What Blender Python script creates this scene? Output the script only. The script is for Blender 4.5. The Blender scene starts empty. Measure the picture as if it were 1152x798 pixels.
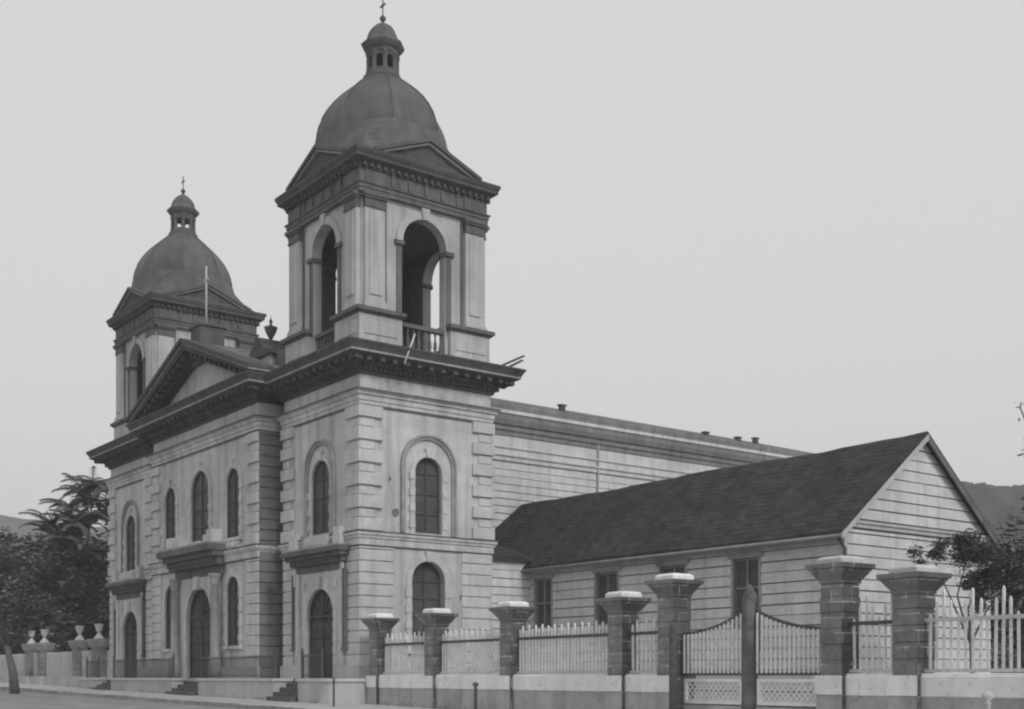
import bpy, bmesh, math, random
from mathutils import Vector
random.seed(7)
S = bpy.context.scene
PI = math.pi
R_ = math.radians

# ---------------------------------------------------------------- camera
HZ_PX, F_PX, W_PX, H_PX = 761.0, 1385.0, 1152.0, 798.0
CAM = (40.074, -23.288, 1.10)
cd = bpy.data.cameras.new("camera"); cam = bpy.data.objects.new("camera", cd)
S.collection.objects.link(cam)
cam.location = CAM
cam.rotation_euler = (R_(90), 0, R_(142.8 - 90))
cd.sensor_width = 36.0; cd.lens = 36.0 * F_PX / W_PX
cd.shift_y = (HZ_PX - H_PX / 2) / W_PX
cd.clip_end = 6000
S.camera = cam
S.render.resolution_x, S.render.resolution_y = 1024, 709

# ---------------------------------------------------------------- light
SUN_EL, SUN_AZ = 38.0, -4.0          # azimuth measured from +X towards +Y
w = bpy.data.worlds.new("World"); S.world = w; w.use_nodes = True
nt = w.node_tree; nt.nodes.clear()
sky = nt.nodes.new("ShaderNodeTexSky"); sky.sky_type = 'NISHITA'; sky.sun_disc = False
sky.sun_elevation = R_(SUN_EL); sky.sun_rotation = R_(90 - SUN_AZ)
sky.air_density = 1.0; sky.dust_density = 4.0; sky.ozone_density = 1.0
bw = nt.nodes.new("ShaderNodeRGBToBW")
mx = nt.nodes.new("ShaderNodeMath"); mx.operation = 'MULTIPLY'; mx.inputs[1].default_value = 0.28
ad = nt.nodes.new("ShaderNodeMath"); ad.operation = 'ADD'; ad.inputs[1].default_value = 6.6
bg = nt.nodes.new("ShaderNodeBackground"); bg.inputs[1].default_value = 0.10
ow = nt.nodes.new("ShaderNodeOutputWorld")
nt.links.new(sky.outputs[0], bw.inputs[0]); nt.links.new(bw.outputs[0], mx.inputs[0])
nt.links.new(mx.outputs[0], ad.inputs[0]); nt.links.new(ad.outputs[0], bg.inputs[0])
nt.links.new(bg.outputs[0], ow.inputs[0])
sd = bpy.data.lights.new("sun", 'SUN'); sd.energy = 1.25; sd.angle = R_(10); sd.color = (1, 1, 1)
so = bpy.data.objects.new("sun", sd); S.collection.objects.link(so)
dv = Vector((math.cos(R_(SUN_EL)) * math.cos(R_(SUN_AZ)), math.cos(R_(SUN_EL)) * math.sin(R_(SUN_AZ)), math.sin(R_(SUN_EL))))
so.rotation_euler = dv.to_track_quat('Z', 'Y').to_euler()
so.location = (30, 10, 60)
vs = S.view_settings
vs.view_transform = 'Standard'; vs.look = 'None'; vs.gamma = 1; vs.exposure = 0.0; vs.use_curve_mapping = False
S.cycles.filter_width = 2.2
S.cycles.volume_bounces = 0

# ---------------------------------------------------------------- materials
def mat(name, val, rough=0.9, var=0.12, scale=2.0, bump=0.0, bscale=20, streak=0.0, brick=None, courses=None, spec=0.2, wear=0.0):
    m = bpy.data.materials.new(name); m.use_nodes = True
    t = m.node_tree; N = t.nodes; L = t.links
    b = N['Principled BSDF']; b.inputs['Roughness'].default_value = rough
    b.inputs['Specular IOR Level'].default_value = spec
    g = N.new('ShaderNodeNewGeometry')
    n1 = N.new('ShaderNodeTexNoise'); n1.inputs['Scale'].default_value = scale; n1.inputs['Detail'].default_value = 8
    n1.inputs['Roughness'].default_value = 0.65
    L.new(g.outputs['Position'], n1.inputs['Vector'])
    mr = N.new('ShaderNodeMapRange'); mr.inputs[1].default_value = 0.3; mr.inputs[2].default_value = 0.7
    mr.inputs[3].default_value = 1 - var; mr.inputs[4].default_value = 1 + var
    L.new(n1.outputs[0], mr.inputs[0])
    cur = mr.outputs[0]
    def mul(a, bsock):
        k = N.new('ShaderNodeMath'); k.operation = 'MULTIPLY'; L.new(a, k.inputs[0])
        if isinstance(bsock, float): k.inputs[1].default_value = bsock
        else: L.new(bsock, k.inputs[1])
        return k.outputs[0]
    if streak:
        mp = N.new('ShaderNodeMapping'); mp.inputs['Scale'].default_value = (2.6, 2.6, 0.16)
        L.new(g.outputs['Position'], mp.inputs[0])
        n2 = N.new('ShaderNodeTexNoise'); n2.inputs['Scale'].default_value = 1.0; n2.inputs['Detail'].default_value = 5
        L.new(mp.outputs[0], n2.inputs['Vector'])
        m2 = N.new('ShaderNodeMapRange'); m2.inputs[1].default_value = 0.45; m2.inputs[2].default_value = 0.75
        m2.inputs[3].default_value = 1.0; m2.inputs[4].default_value = 1 - streak
        L.new(n2.outputs[0], m2.inputs[0]); cur = mul(cur, m2.outputs[0])
        # big weathered patches
        n3 = N.new('ShaderNodeTexNoise'); n3.inputs['Scale'].default_value = 0.35; n3.inputs['Detail'].default_value = 6
        L.new(g.outputs['Position'], n3.inputs['Vector'])
        m3 = N.new('ShaderNodeMapRange'); m3.inputs[1].default_value = 0.35; m3.inputs[2].default_value = 0.65
        m3.inputs[3].default_value = 1 - streak * .6; m3.inputs[4].default_value = 1.04
        L.new(n3.outputs[0], m3.inputs[0]); cur = mul(cur, m3.outputs[0])
    cur = mul(cur, float(val))
    if wear:
        n4 = N.new('ShaderNodeTexNoise'); n4.inputs['Scale'].default_value = 9; n4.inputs['Detail'].default_value = 6
        L.new(g.outputs['Position'], n4.inputs['Vector'])
        m4 = N.new('ShaderNodeMapRange'); m4.inputs[1].default_value = 0.6; m4.inputs[2].default_value = 0.68
        m4.inputs[3].default_value = 1.0; m4.inputs[4].default_value = 1 - wear
        L.new(n4.outputs[0], m4.inputs[0]); cur = mul(cur, m4.outputs[0])
    hsock = None
    if brick:
        bwid, bh, mval = brick
        sx = N.new('ShaderNodeSeparateXYZ'); L.new(g.outputs['Position'], sx.inputs[0])
        a = N.new('ShaderNodeMath'); L.new(sx.outputs[0], a.inputs[0]); L.new(sx.outputs[1], a.inputs[1])
        cx = N.new('ShaderNodeCombineXYZ'); L.new(a.outputs[0], cx.inputs[0]); L.new(sx.outputs[2], cx.inputs[1])
        bt = N.new('ShaderNodeTexBrick'); L.new(cx.outputs[0], bt.inputs['Vector'])
        bt.inputs['Scale'].default_value = 1; bt.inputs['Brick Width'].default_value = bwid
        bt.inputs['Row Height'].default_value = bh; bt.inputs['Mortar Size'].default_value = 0.012
        bt.inputs['Mortar Smooth'].default_value = 0.3
        bt.inputs['Color1'].default_value = (val * .85,) * 3 + (1,); bt.inputs['Color2'].default_value = (val * 1.15,) * 3 + (1,)
        n5 = N.new('ShaderNodeTexNoise'); n5.inputs['Scale'].default_value = 3; L.new(g.outputs['Position'], n5.inputs['Vector'])
        m5 = N.new('ShaderNodeMapRange'); m5.inputs[1].default_value = 0.45; m5.inputs[2].default_value = 0.62
        m5.inputs[3].default_value = val * 1.05; m5.inputs[4].default_value = mval
        L.new(n5.outputs[0], m5.inputs[0]); L.new(m5.outputs[0], bt.inputs['Mortar'])
        cur = mul(cur, 1.0 / val); sep = N.new('ShaderNodeRGBToBW'); L.new(bt.outputs['Color'], sep.inputs[0])
        cur = mul(cur, sep.outputs[0]); hsock = bt.outputs['Fac']
    cc = N.new('ShaderNodeCombineColor')
    for i in range(3): L.new(cur, cc.inputs[i])
    L.new(cc.outputs[0], b.inputs['Base Color'])
    if bump:
        nb = N.new('ShaderNodeTexNoise'); nb.inputs['Scale'].default_value = bscale; nb.inputs['Detail'].default_value = 6
        L.new(g.outputs['Position'], nb.inputs['Vector'])
        bp = N.new('ShaderNodeBump'); bp.inputs['Strength'].default_value = bump; bp.inputs['Distance'].default_value = 0.05
        L.new(nb.outputs[0], bp.inputs['Height']); L.new(bp.outputs[0], b.inputs['Normal'])
    return m

M = dict(
    stucco=mat('stucco', .57, var=.12, scale=1.7, bump=.3, bscale=14, streak=.34, wear=.1),
    stucco_trim=mat('stucco_trim', .58, var=.14, scale=3.5, bump=.25, streak=.34, wear=.15),
    dark_render=mat('dark_grey_render', .2, var=.2, scale=2.0, bump=.3, streak=.25),
    rustic=mat('rusticated_stucco', .56, var=.12, scale=2.0, bump=.3, streak=.2),
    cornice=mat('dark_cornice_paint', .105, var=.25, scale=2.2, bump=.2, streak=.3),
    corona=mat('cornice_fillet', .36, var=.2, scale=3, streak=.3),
    belfry=mat('belfry_boards', .5, var=.1, scale=1.6, bump=.15, streak=.32),
    nave_band=mat('nave_edge_shade_paint', .25, var=.2, scale=2, streak=.3),  # dark edge colour, with the shadow band below the fillet painted in
    nave_highlight=mat('cornice_highlight_paint', .62, var=.15, scale=2, streak=.2),  # pale colour paints the highlight line along the nave cornice
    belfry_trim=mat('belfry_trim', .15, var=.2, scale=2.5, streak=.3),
    dome=mat('dome_tin', .11, rough=.6, var=.22, scale=1.3, bump=.1, streak=.3, spec=.35),
    skirt=mat('skirt_tin', .12, rough=.7, var=.25, scale=1.6, streak=.3),
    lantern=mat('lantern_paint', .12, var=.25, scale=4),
    glass=mat('dark_glass', .085, rough=.45, var=.3, scale=1.5, spec=.15),
    wood_dark=mat('dark_door_wood', .085, rough=.7, var=.3, scale=3, streak=.2),
    frame=mat('window_frame_paint', .09, var=.2, scale=4),
    boards=mat('whitewashed_boards', .60, var=.14, scale=1.9, bump=.2, streak=.2, wear=.16),
    boards_dark=mat('board_joint', .22, var=.2),
    shingle=mat('shingles', .06, rough=.95, var=.3, scale=1.6, bump=.5, bscale=9, brick=(.3, .22, .055), streak=.25, spec=.05),
    trim=mat('weathered_trim', .33, var=.2, scale=3, streak=.2),
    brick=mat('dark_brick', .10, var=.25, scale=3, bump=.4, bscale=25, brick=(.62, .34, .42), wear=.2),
    brick_pale=mat('pale_brick', .22, var=.22, scale=3, bump=.4, bscale=25, brick=(.62, .34, .5), wear=.25),
    white=mat('whitewash', .8, var=.1, scale=2.2, bump=.15, wear=.25, streak=.1),
    white_dirty=mat('dirty_whitewash', .56, var=.14, scale=2, bump=.2, wear=.3, streak=.12),
    plaster_base=mat('fence_base_plaster', .42, var=.2, scale=1.4, bump=.3, streak=.22, wear=.2),
    iron=mat('rusty_iron', .09, rough=.7, var=.3, scale=5),
    post_wood=mat('weathered_wood', .17, var=.35, scale=3, bump=.5, bscale=15, streak=.35),
    picket=mat('picket_paint', .7, var=.15, scale=3, wear=.3),
    terrace=mat('terrace_plaster', .46, var=.16, scale=1.1, bump=.3, streak=.12, wear=.15),
    terrace_cap=mat('terrace_cap', .52, var=.12, scale=2, wear=.2),
    step=mat('worn_stone_step', .11, var=.25, scale=3, bump=.3),
    sidewalk=mat('pale_dusty_pavement', .42, var=.16, scale=.7, bump=.2),
    kerb=mat('kerb_stone', .3, var=.3, scale=2, bump=.4),
    road=mat('packed_dirt_road', .26, var=.32, scale=.8, bump=.5, bscale=5),
    earth=mat('earth', .22, var=.25, scale=.6, bump=.4),
    leaf=mat('leaf', .115, rough=.8, var=.3, scale=.9),
    leaf2=mat('leaf_pale', .18, rough=.8, var=.35, scale=.9),
    bark=mat('bark', .12, var=.3, scale=5, bump=.6),
    hill=mat('scrub_hill', .10, var=.35, scale=.05, bump=.6, bscale=.2),
    urn=mat('white_urn', .55, var=.12, scale=5),
    tile=mat('nave_roof_tin', .17, var=.25, scale=1),
)

# ---------------------------------------------------------------- helpers
COL = S.collection
WORG = {}
def frame(x, y, ang):
    """local (u,z,n) -> world ; n is outward"""
    ca, sa = math.cos(ang), math.sin(ang)
    # u = direction, n = u x z
    return lambda u, z, n: (x + ca * u + sa * n, y + sa * u - ca * n, z)
IDF = lambda x, y, z: (x, y, z)

class MB:
    def __init__(s): s.v = []; s.f = []; s.mi = []; s.sm = []
    def add(s, vs, fs, mi=0, sm=False):
        o = len(s.v); s.v += [tuple(p) for p in vs]
        for f in fs: s.f.append([i + o for i in f]); s.mi.append(mi); s.sm.append(sm)
        return s
    def box(s, a0, a1, b0, b1, c0, c1, fr=None, mi=0):
        """world: x0,x1,y0,y1,z0,z1 ; with frame: u0,u1,z0,z1,n0,n1"""
        P = [(a, b, c) for a in (a0, a1) for b in (b0, b1) for c in (c0, c1)]
        if fr: P = [fr(*p) for p in P]
        return s.add(P, [(0, 1, 3, 2), (4, 6, 7, 5), (0, 4, 5, 1), (2, 3, 7, 6), (0, 2, 6, 4), (1, 5, 7, 3)], mi)
    def prism(s, poly, n0, n1, fr, mi=0):
        k = len(poly)
        P = [fr(u, z, n0) for u, z in poly] + [fr(u, z, n1) for u, z in poly]
        F = [tuple(range(k))[::-1], tuple(range(k, 2 * k))] + [(i, (i + 1) % k, k + (i + 1) % k, k + i) for i in range(k)]
        return s.add(P, F, mi)
    def plate(s, outer, holes, n0, n1, fr, mi=0):
        bm = bmesh.new()
        for loop in [outer] + holes:
            vs = [bm.verts.new((p[0], p[1], 0)) for p in loop]
            for i in range(len(vs)): bm.edges.new((vs[i], vs[(i + 1) % len(vs)]))
        bmesh.ops.triangle_fill(bm, use_beauty=True, use_dissolve=False, edges=bm.edges[:])
        bm.verts.index_update()
        V = [v.co.copy() for v in bm.verts]; T = [[v.index for v in f.verts] for f in bm.faces]
        bm.free()
        for nn in (n0, n1): s.add([fr(p.x, p.y, nn) for p in V], T, mi)
        for loop in [outer] + holes:
            k = len(loop)
            s.add([fr(u, z, n0) for u, z in loop] + [fr(u, z, n1) for u, z in loop],
                  [(i, (i + 1) % k, k + (i + 1) % k, k + i) for i in range(k)], mi)
        return s
    def band(s, inner, outer, n0, n1, fr, mi=0):
        """open band between two polylines (arch surrounds)"""
        k = len(inner)
        P = [fr(u, z, n) for n in (n0, n1) for L in (inner, outer) for u, z in L]
        a, b, c, d = 0, k, 2 * k, 3 * k
        F = []
        for i in range(k - 1):
            F += [(c + i, c + i + 1, d + i + 1, d + i), (a + i, b + i, b + i + 1, a + i + 1),
                  (a + i, a + i + 1, c + i + 1, c + i), (b + i, d + i, d + i + 1, b + i + 1)]
        F += [(a, c, d, b), (a + k - 1, b + k - 1, d + k - 1, c + k - 1)]
        return s.add(P, F, mi)
    def sweep(s, path, prof, closed=True, mi=0, z0=0, caps=True):
        n = len(path); rings = []
        for i, p in enumerate(path):
            def nrm(a, b):
                dx, dy = b[0] - a[0], b[1] - a[1]; l = math.hypot(dx, dy); return (dy / l, -dx / l)
            if closed or 0 < i < n - 1:
                n1 = nrm(path[i - 1], p); n2 = nrm(p, path[(i + 1) % n])
                k = 1 + n1[0] * n2[0] + n1[1] * n2[1]; m_ = ((n1[0] + n2[0]) / k, (n1[1] + n2[1]) / k)
            elif i == 0: m_ = nrm(p, path[1])
            else: m_ = nrm(path[-2], p)
            rings.append([(p[0] + m_[0] * o, p[1] + m_[1] * o, z0 + z) for o, z in prof])
        k = len(prof); P = [q for r in rings for q in r]; F = []
        for i in range(n if closed else n - 1):
            j = (i + 1) % n
            for q in range(k - 1): F.append((i * k + q, j * k + q, j * k + q + 1, i * k + q + 1))
        if closed:
            pass
        elif caps:
            F += [tuple(range(k)), tuple(range((n - 1) * k, n * k))[::-1]]
        return s.add(P, F, mi)
    def lathe(s, cx, cy, prof, seg=16, rot=0, mi=0, sm=True):
        P = []; F = []
        for r, z in prof:
            for j in range(seg):
                a = rot + 2 * PI * j / seg; P.append((cx + r * math.cos(a), cy + r * math.sin(a), z))
        for i in range(len(prof) - 1):
            for j in range(seg):
                k = (j + 1) % seg; F.append((i * seg + j, i * seg + k, (i + 1) * seg + k, (i + 1) * seg + j))
        F.append(tuple(range(seg))[::-1]); F.append(tuple(range((len(prof) - 1) * seg, len(prof) * seg)))
        return s.add(P, F, mi, sm)
    def tube(s, pts, rads, seg=6, mi=0, sm=True):
        P = []; F = []; n = len(pts)
        if isinstance(rads, (int, float)): rads = [rads] * n
        for i in range(n):
            a = Vector(pts[max(0, i - 1)]); b = Vector(pts[min(n - 1, i + 1)]); d = (b - a).normalized()
            up = Vector((0, 0, 1)) if abs(d.z) < .95 else Vector((1, 0, 0))
            x = d.cross(up).normalized(); y = d.cross(x)
            for j in range(seg):
                t = 2 * PI * j / seg
                P.append(Vector(pts[i]) + (x * math.cos(t) + y * math.sin(t)) * rads[i])
        for i in range(n - 1):
            for j in range(seg):
                k = (j + 1) % seg; F.append((i * seg + j, i * seg + k, (i + 1) * seg + k, (i + 1) * seg + j))
        F.append(tuple(range(seg))[::-1]); F.append(tuple(range((n - 1) * seg, n * seg)))
        return s.add(P, F, mi, sm)
    def build(s, name, mats, parent=None, org=None, bevel=0, fixn=True):
        if not isinstance(mats, (list, tuple)): mats = [mats]
        if org is None:
            xs = [p[0] for p in s.v]; ys = [p[1] for p in s.v]; zs = [p[2] for p in s.v]
            org = ((min(xs) + max(xs)) / 2, (min(ys) + max(ys)) / 2, min(zs))
        me = bpy.data.meshes.new(name)
        me.from_pydata([(p[0] - org[0], p[1] - org[1], p[2] - org[2]) for p in s.v], [], s.f)
        for m_ in mats: me.materials.append(M[m_])
        me.polygons.foreach_set('material_index', s.mi); me.polygons.foreach_set('use_smooth', s.sm)
        if fixn:
            bm = bmesh.new(); bm.from_mesh(me); bmesh.ops.recalc_face_normals(bm, faces=bm.faces[:]); bm.to_mesh(me); bm.free()
        me.update()
        o = bpy.data.objects.new(name, me); COL.objects.link(o); WORG[o.name] = org
        if parent:
            o.parent = parent; po = WORG[parent.name]; o.location = tuple(org[i] - po[i] for i in range(3))
        else: o.location = org
        if bevel:
            bv = o.modifiers.new('bevel', 'BEVEL'); bv.width = bevel; bv.segments = 1; bv.limit_method = 'ANGLE'
        return o

def tag(o, label=None, cat=None, group=None, kind=None):
    if label: o['label'] = label
    if cat: o['category'] = cat
    if group: o['group'] = group
    if kind: o['kind'] = kind
    return o
def empty(name, loc):
    o = bpy.data.objects.new(name, None); COL.objects.link(o); o.location = loc; o.empty_display_size = .3
    WORG[o.name] = tuple(loc); return o
def dup(o, parent=None, loc=None, rz=None):
    c = o.copy(); COL.objects.link(c)
    if parent: c.parent = parent
    if loc is not None: c.location = loc
    if rz is not None: c.rotation_euler = (0, 0, rz)
    for ch in list(o.children): dup(ch, c)
    return c
def rect(x0, x1, y0, y1): return [(x0, y0), (x1, y0), (x1, y1), (x0, y1)]
def arch(c, hw, z0, zs, n=14, rise=None):
    """open polyline from lower left up over and down to lower right"""
    rise = rise or hw
    return [(c - hw, z0)] + [(c - hw * math.cos(PI * i / n), zs + rise * math.sin(PI * i / n)) for i in range(n + 1)] + [(c + hw, z0)]
def gz(x):      # gentle fall of the street towards the right
    return max(-.25, min(.75, .10 - .013 * x))

# ================================================================= SETTING
def strip(name, mt, y0, y1, z_of, x0=-140, x1=70, n=42, thick=0, dz=0):
    m = MB(); xs = [x0 + (x1 - x0) * i / n for i in range(n + 1)]
    P = []
    for x in xs: P += [(x, y0, z_of(x) + dz), (x, y1, z_of(x) + dz)]
    F = [(2 * i, 2 * i + 2, 2 * i + 3, 2 * i + 1) for i in range(n)]
    if thick:
        o = len(P)
        for x in xs: P += [(x, y0, z_of(x) + dz - thick)]
        F += [(2 * i, o + i, o + i + 1, 2 * i + 2) for i in range(n)]
    m.add(P, F)
    return tag(m.build(name, mt), kind='structure')
g = MB(); nx, ny = 60, 60
P = []
for i in range(nx + 1):
    for j in range(ny + 1):
        x = -1500 + 3000 * (i / nx); y = -1000 + 3000 * (j / ny)
        P.append((x, y, -.35))
g.add(P, [(i * (ny + 1) + j, (i + 1) * (ny + 1) + j, (i + 1) * (ny + 1) + j + 1, i * (ny + 1) + j + 1) for i in range(nx) for j in range(ny)])
tag(g.build('ground', 'earth'), kind='structure')
strip('road', 'road', -30, -4.75, gz, dz=-.14)
strip('pavement', 'sidewalk', -4.55, 3.0, gz)
strip('churchyard_ground', 'earth', 3.0, 60, lambda x: gz(x) + .02)
k = MB(); x = -90.0
while x < 45:
    l = random.uniform(1.2, 2.2); z = gz(x + l / 2)
    k.box(x, x + l - .03, -4.76 + random.uniform(-.03, .03), -4.54, z - .3, z + .01 + random.uniform(-.015, .02)); x += l
tag(k.build('kerb', 'kerb'), kind='structure')

def hill(name, cx, cy, rx, ry, h, seed, rot=0, n=56):
    random.seed(seed); ph = [random.uniform(0, 6.28) for _ in range(10)]
    m = MB(); P = []
    for i in range(n + 1):
        for j in range(n + 1):
            u = -1 + 2 * i / n; v = -1 + 2 * j / n
            r = max(0, 1 - (u * u + v * v))
            e = r ** .8 * (1 + .12 * math.sin(4 * u + ph[0]) + .06 * math.sin(9 * u + 4 * v + ph[1]) + .015 * math.sin(21 * u + ph[2]) + .012 * math.sin(33 * v + 11 * u + ph[3]))
            e += (.008 * math.sin(70 * u + ph[4]) + .008 * random.uniform(-1, 1)) * min(1, 3 * r)
            x = u * rx; y = v * ry
            P.append((cx + x * math.cos(rot) - y * math.sin(rot), cy + x * math.sin(rot) + y * math.cos(rot), -.6 + h * max(0, e)))
    m.add(P, [(i * (n + 1) + j, (i + 1) * (n + 1) + j, (i + 1) * (n + 1) + j + 1, i * (n + 1) + j + 1) for i in range(n) for j in range(n)], 0, True)
    return tag(m.build(name, 'hill', fixn=False), kind='structure')
def atpx(px, d):
    a = R_(142.8); F = (math.cos(a), math.sin(a)); Rr = (F[1], -F[0]); t = (px - 576) / F_PX
    return (CAM[0] + (F[0] + Rr[0] * t) * d, CAM[1] + (F[1] + Rr[1] * t) * d)
hx, hy = atpx(-60, 520); hill('hill', hx, hy, 210, 120, 66, 3, rot=R_(52.8))
hx, hy = atpx(1190, 190); hill('hill', hx, hy, 50, 55, 33.3, 6, rot=R_(52.8), n=150)

# ================================================================= CHURCH
church = empty('church', (-13.3, 3.0, .1))
tag(church, 'large twin towered church with domed belfries, rusticated corners and a pedimented entrance front', 'church')

TOP = 1.02      # terrace / floor level
def window(c, hw, z0, zs, fr, hood=True, wide=.2, depth=.24, sill=True, outer=None, parent=church, mull=True):
    """arched window: glass + frame + surround, all children of the church"""
    gl = MB(); gl.prism(arch(c, hw + .03, z0, zs), -depth - .06, -depth, fr)
    g_ = gl.build('window', 'glass', parent)
    f = MB(); t = .07
    f.band(arch(c, hw - t, z0 + t, zs), arch(c, hw + .01, z0, zs), -depth, -depth + .07, fr)
    if mull:
        f.box(c - .03, c + .03, z0, zs + hw - .05, -depth, -depth + .05, fr)
        nb = max(2, int((zs - z0) / .62))
        for i in range(1, nb + 1):
            z = z0 + (zs - z0) * i / nb; f.box(c - hw + .02, c + hw - .02, z - .022, z + .022, -depth, -depth + .045, fr)
    f.box(c - hw, c + hw, z0, z0 + .09, -depth, -depth + .08, fr)
    f.build('window_frame', 'frame', g_)
    s = MB()
    s.band(arch(c, hw, z0, zs), arch(c, hw + wide, z0, zs), -.02, .07, fr)
    for sg in (-1, 1):     # toothed jamb blocks
        z = z0 + .2
        while z < zs - .2:
            a = c + sg * (hw + .004); b = c + sg * (hw + wide + .06)
            s.box(min(a, b), max(a, b), z, z + .28, -.02, .095, fr); z += .62
    s.prism([(c - .11, zs + hw - .02), (c + .11, zs + hw - .02), (c + .16, zs + hw + wide + .14), (c - .16, zs + hw + wide + .14)], -.02, .14, fr)
    if sill: s.box(c - hw - wide - .06, c + hw + wide + .06, z0 - .14, z0 + .003, -depth, .14, fr)
    s.build('window_surround', 'stucco_trim', g_, bevel=.012)
    if outer:
        ow_, oz, od = outer
        a = MB()
        a.band(arch(c, ow_, z0 - .02, oz), arch(c, ow_ + .11, z0 - .02, oz), -.02, .09, fr)
        a.band(arch(c, ow_ + .11, z0 - .02, oz), arch(c, ow_ + .2, z0 - .02, oz), -.02, .15, fr)
        a.build('window_arch_moulding', 'trim', g_)
    return g_

def door(c, hw, z0, zs, fr, depth=.38):
    d = MB(); d.prism(arch(c, hw + .03, z0, zs), -depth - .07, -depth, fr)
    o = d.build('door', 'wood_dark', church)
    f = MB()
    for sg in (-1, 1):
        u0 = c + sg * .05; u1 = c + sg * (hw - .08); a, b = min(u0, u1), max(u0, u1)
        z = z0 + .15
        while z < zs - .3:
            f.box(a + .05, b - .05, z, z + .62, -depth, -depth + .035, fr); z += .72
    f.band(arch(c, hw - .09, z0, zs), arch(c, hw + .01, z0, zs), -depth, -depth + .09, fr)
    f.box(c - .035, c + .035, z0, zs + .04, -depth, -depth + .06, fr)
    f.box(c - hw, c + hw, zs - .05, zs + .05, -depth, -depth + .08, fr)
    for i in range(1, 6):
        a = PI * i / 6; f.prism([(c + .1 * math.cos(a) - .02, zs + .1 * math.sin(a)), (c + .1 * math.cos(a) + .02, zs + .1 * math.sin(a)),
                                 (c + hw * .93 * math.cos(a) + .02, zs + hw * .93 * math.sin(a)), (c + hw * .93 * math.cos(a) - .02, zs + hw * .93 * math.sin(a))], -depth, -depth + .05, fr)
    f.build('door_panelling', 'wood_dark', o)
    h = MB(); h.lathe(0, 0, [(.0, 0), (.03, .01), (.035, .03), (0, .05)], 8)
    p = fr(c + .12, z0 + 1.15, -depth + .04); h.v = [(x + p[0], y + p[1], z + p[2]) for x, y, z in h.v]
    h.build('door_knob', 'iron', o)
    return o

def hood(c, hw, z0, z1, proj, fr, parent, brackets=True):
    s = MB(); h = z1 - z0
    s.box(c - hw + .30, c + hw - .30, z0, z0 + h * .30, -.02, .14, fr, 0)
    s.box(c - hw + .2, c + hw - .2, z0 + h * .30, z0 + h * .55, -.02, proj * .45, fr, 0)
    s.prism([(0, 0)], 0, 0, fr) if False else None
    s.box(c - hw + .08, c + hw - .08, z0 + h * .55, z0 + h * .72, -.02, proj * .72, fr, 0)
    s.box(c - hw, c + hw, z0 + h * .72, z0 + h * .93, -.02, proj, fr, 0)
    s.box(c - hw + .03, c + hw - .03, z0 + h * .93, z1, -.02, proj - .05, fr, 1)
    u = c - hw + .35
    while u < c + hw - .35:
        s.box(u, u + .09, z0 + h * .38, z0 + h * .54, proj * .45, proj * .62, fr, 0); u += .2
    o = s.build('door_hood', ['belfry_trim', 'corona'], parent, bevel=.01)
    if brackets:
        for sg in (-1, 1):
            b = MB(); u = c + sg * (hw - .42)
            b.prism([(u - .11, z0 + h * .28), (u + .11, z0 + h * .28), (u + .1, z0 - .5), (u - .1, z0 - .5)], -.02, .2, fr)
            b.build('door_bracket', 'stucco_trim', parent, bevel=.01)
    return o

CORN = [(-.05, 12.43), (.10, 12.43), (.10, 12.52), (.18, 12.56), (.18, 12.66), (.30, 12.74), (.34, 12.86), (.78, 12.98), (.86, 13.02),
        (.88, 13.04)]
CORN2 = [(.88, 13.04), (.88, 13.11)]
CORN3 = [(.88, 13.11), (.92, 13.20), (.98, 13.30), (1.03, 13.36), (1.03, 13.42), (-.3, 13.50), (-.3, 12.43)]
def cornice_mesh(path, closed, dz=0, brk=True):
    m = MB(); m.sweep(path, CORN, closed, 0, dz, caps=False); m.sweep(path, CORN2, closed, 1, dz, caps=False); m.sweep(path, CORN3, closed, 0, dz, caps=False)
    if not closed:
        pr = CORN + CORN2[1:] + CORN3[1:]
    n = len(path)
    for i in range(n if closed else n - 1):
        a = path[i]; b = path[(i + 1) % n]; L = math.hypot(b[0] - a[0], b[1] - a[1]); ang = math.atan2(b[1] - a[1], b[0] - a[0])
        fr = frame(a[0], a[1], ang)
        k = int((L + 1.0) / .52); st = (L + 1.1) / k
        for j in range(k + 1):
            u = -.55 + j * st
            if not closed and (u < -.2 and i == 0 or u > L + .2 and i == n - 2): continue
            m.prism([(u - .1, 12.97 + dz), (u + .1, 12.97 + dz), (u + .1, 12.80 + dz), (u - .1, 12.80 + dz)], .25, .72 + random.uniform(-.02, .02), fr, 0)
        u = -.2
        while u < L + .2:
            m.box(u, u + .11, 12.57 + dz, 12.68 + dz, .1, .26, fr, 0); u += .22
    return m

def quoin_corner(cx, cy, sx, sy, z0, z1, lower, parent, wx=None, wy=None, mt='rustic', side=True):
    """toothed / coursed blocks wrapping one convex corner; sx, sy point outward (0 = skip that face)"""
    m = MB(); z = z0; i = 0
    while z < z1 - .1:
        if lower: hh, wq, t = .44, 1.0, .055
        else:
            long = i % 2 == 0; hh, wq, t = (.50, .94, .13) if long else (.35, .62, .05)
        ax = (wx or 1.25) if lower else wq; ay = (wy or 1.25) if lower else wq
        e = min(z + hh, z1) - .02; z_ = z + .02
        # block lying on the +-Y face, turning the corner
        m.box(*sorted((cx + sx * (t if side else .06), cx - sx * ax)), *sorted((cy + sy * t, cy - sy * .02)), z_, e)
        if side: m.box(*sorted((cx + sx * t, cx - sx * .02)), *sorted((cy - sy * .02, cy - sy * ay)), z_, e)
        z += hh; i += 1
    return m.build('quoin', mt, parent, bevel=.018)

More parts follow.
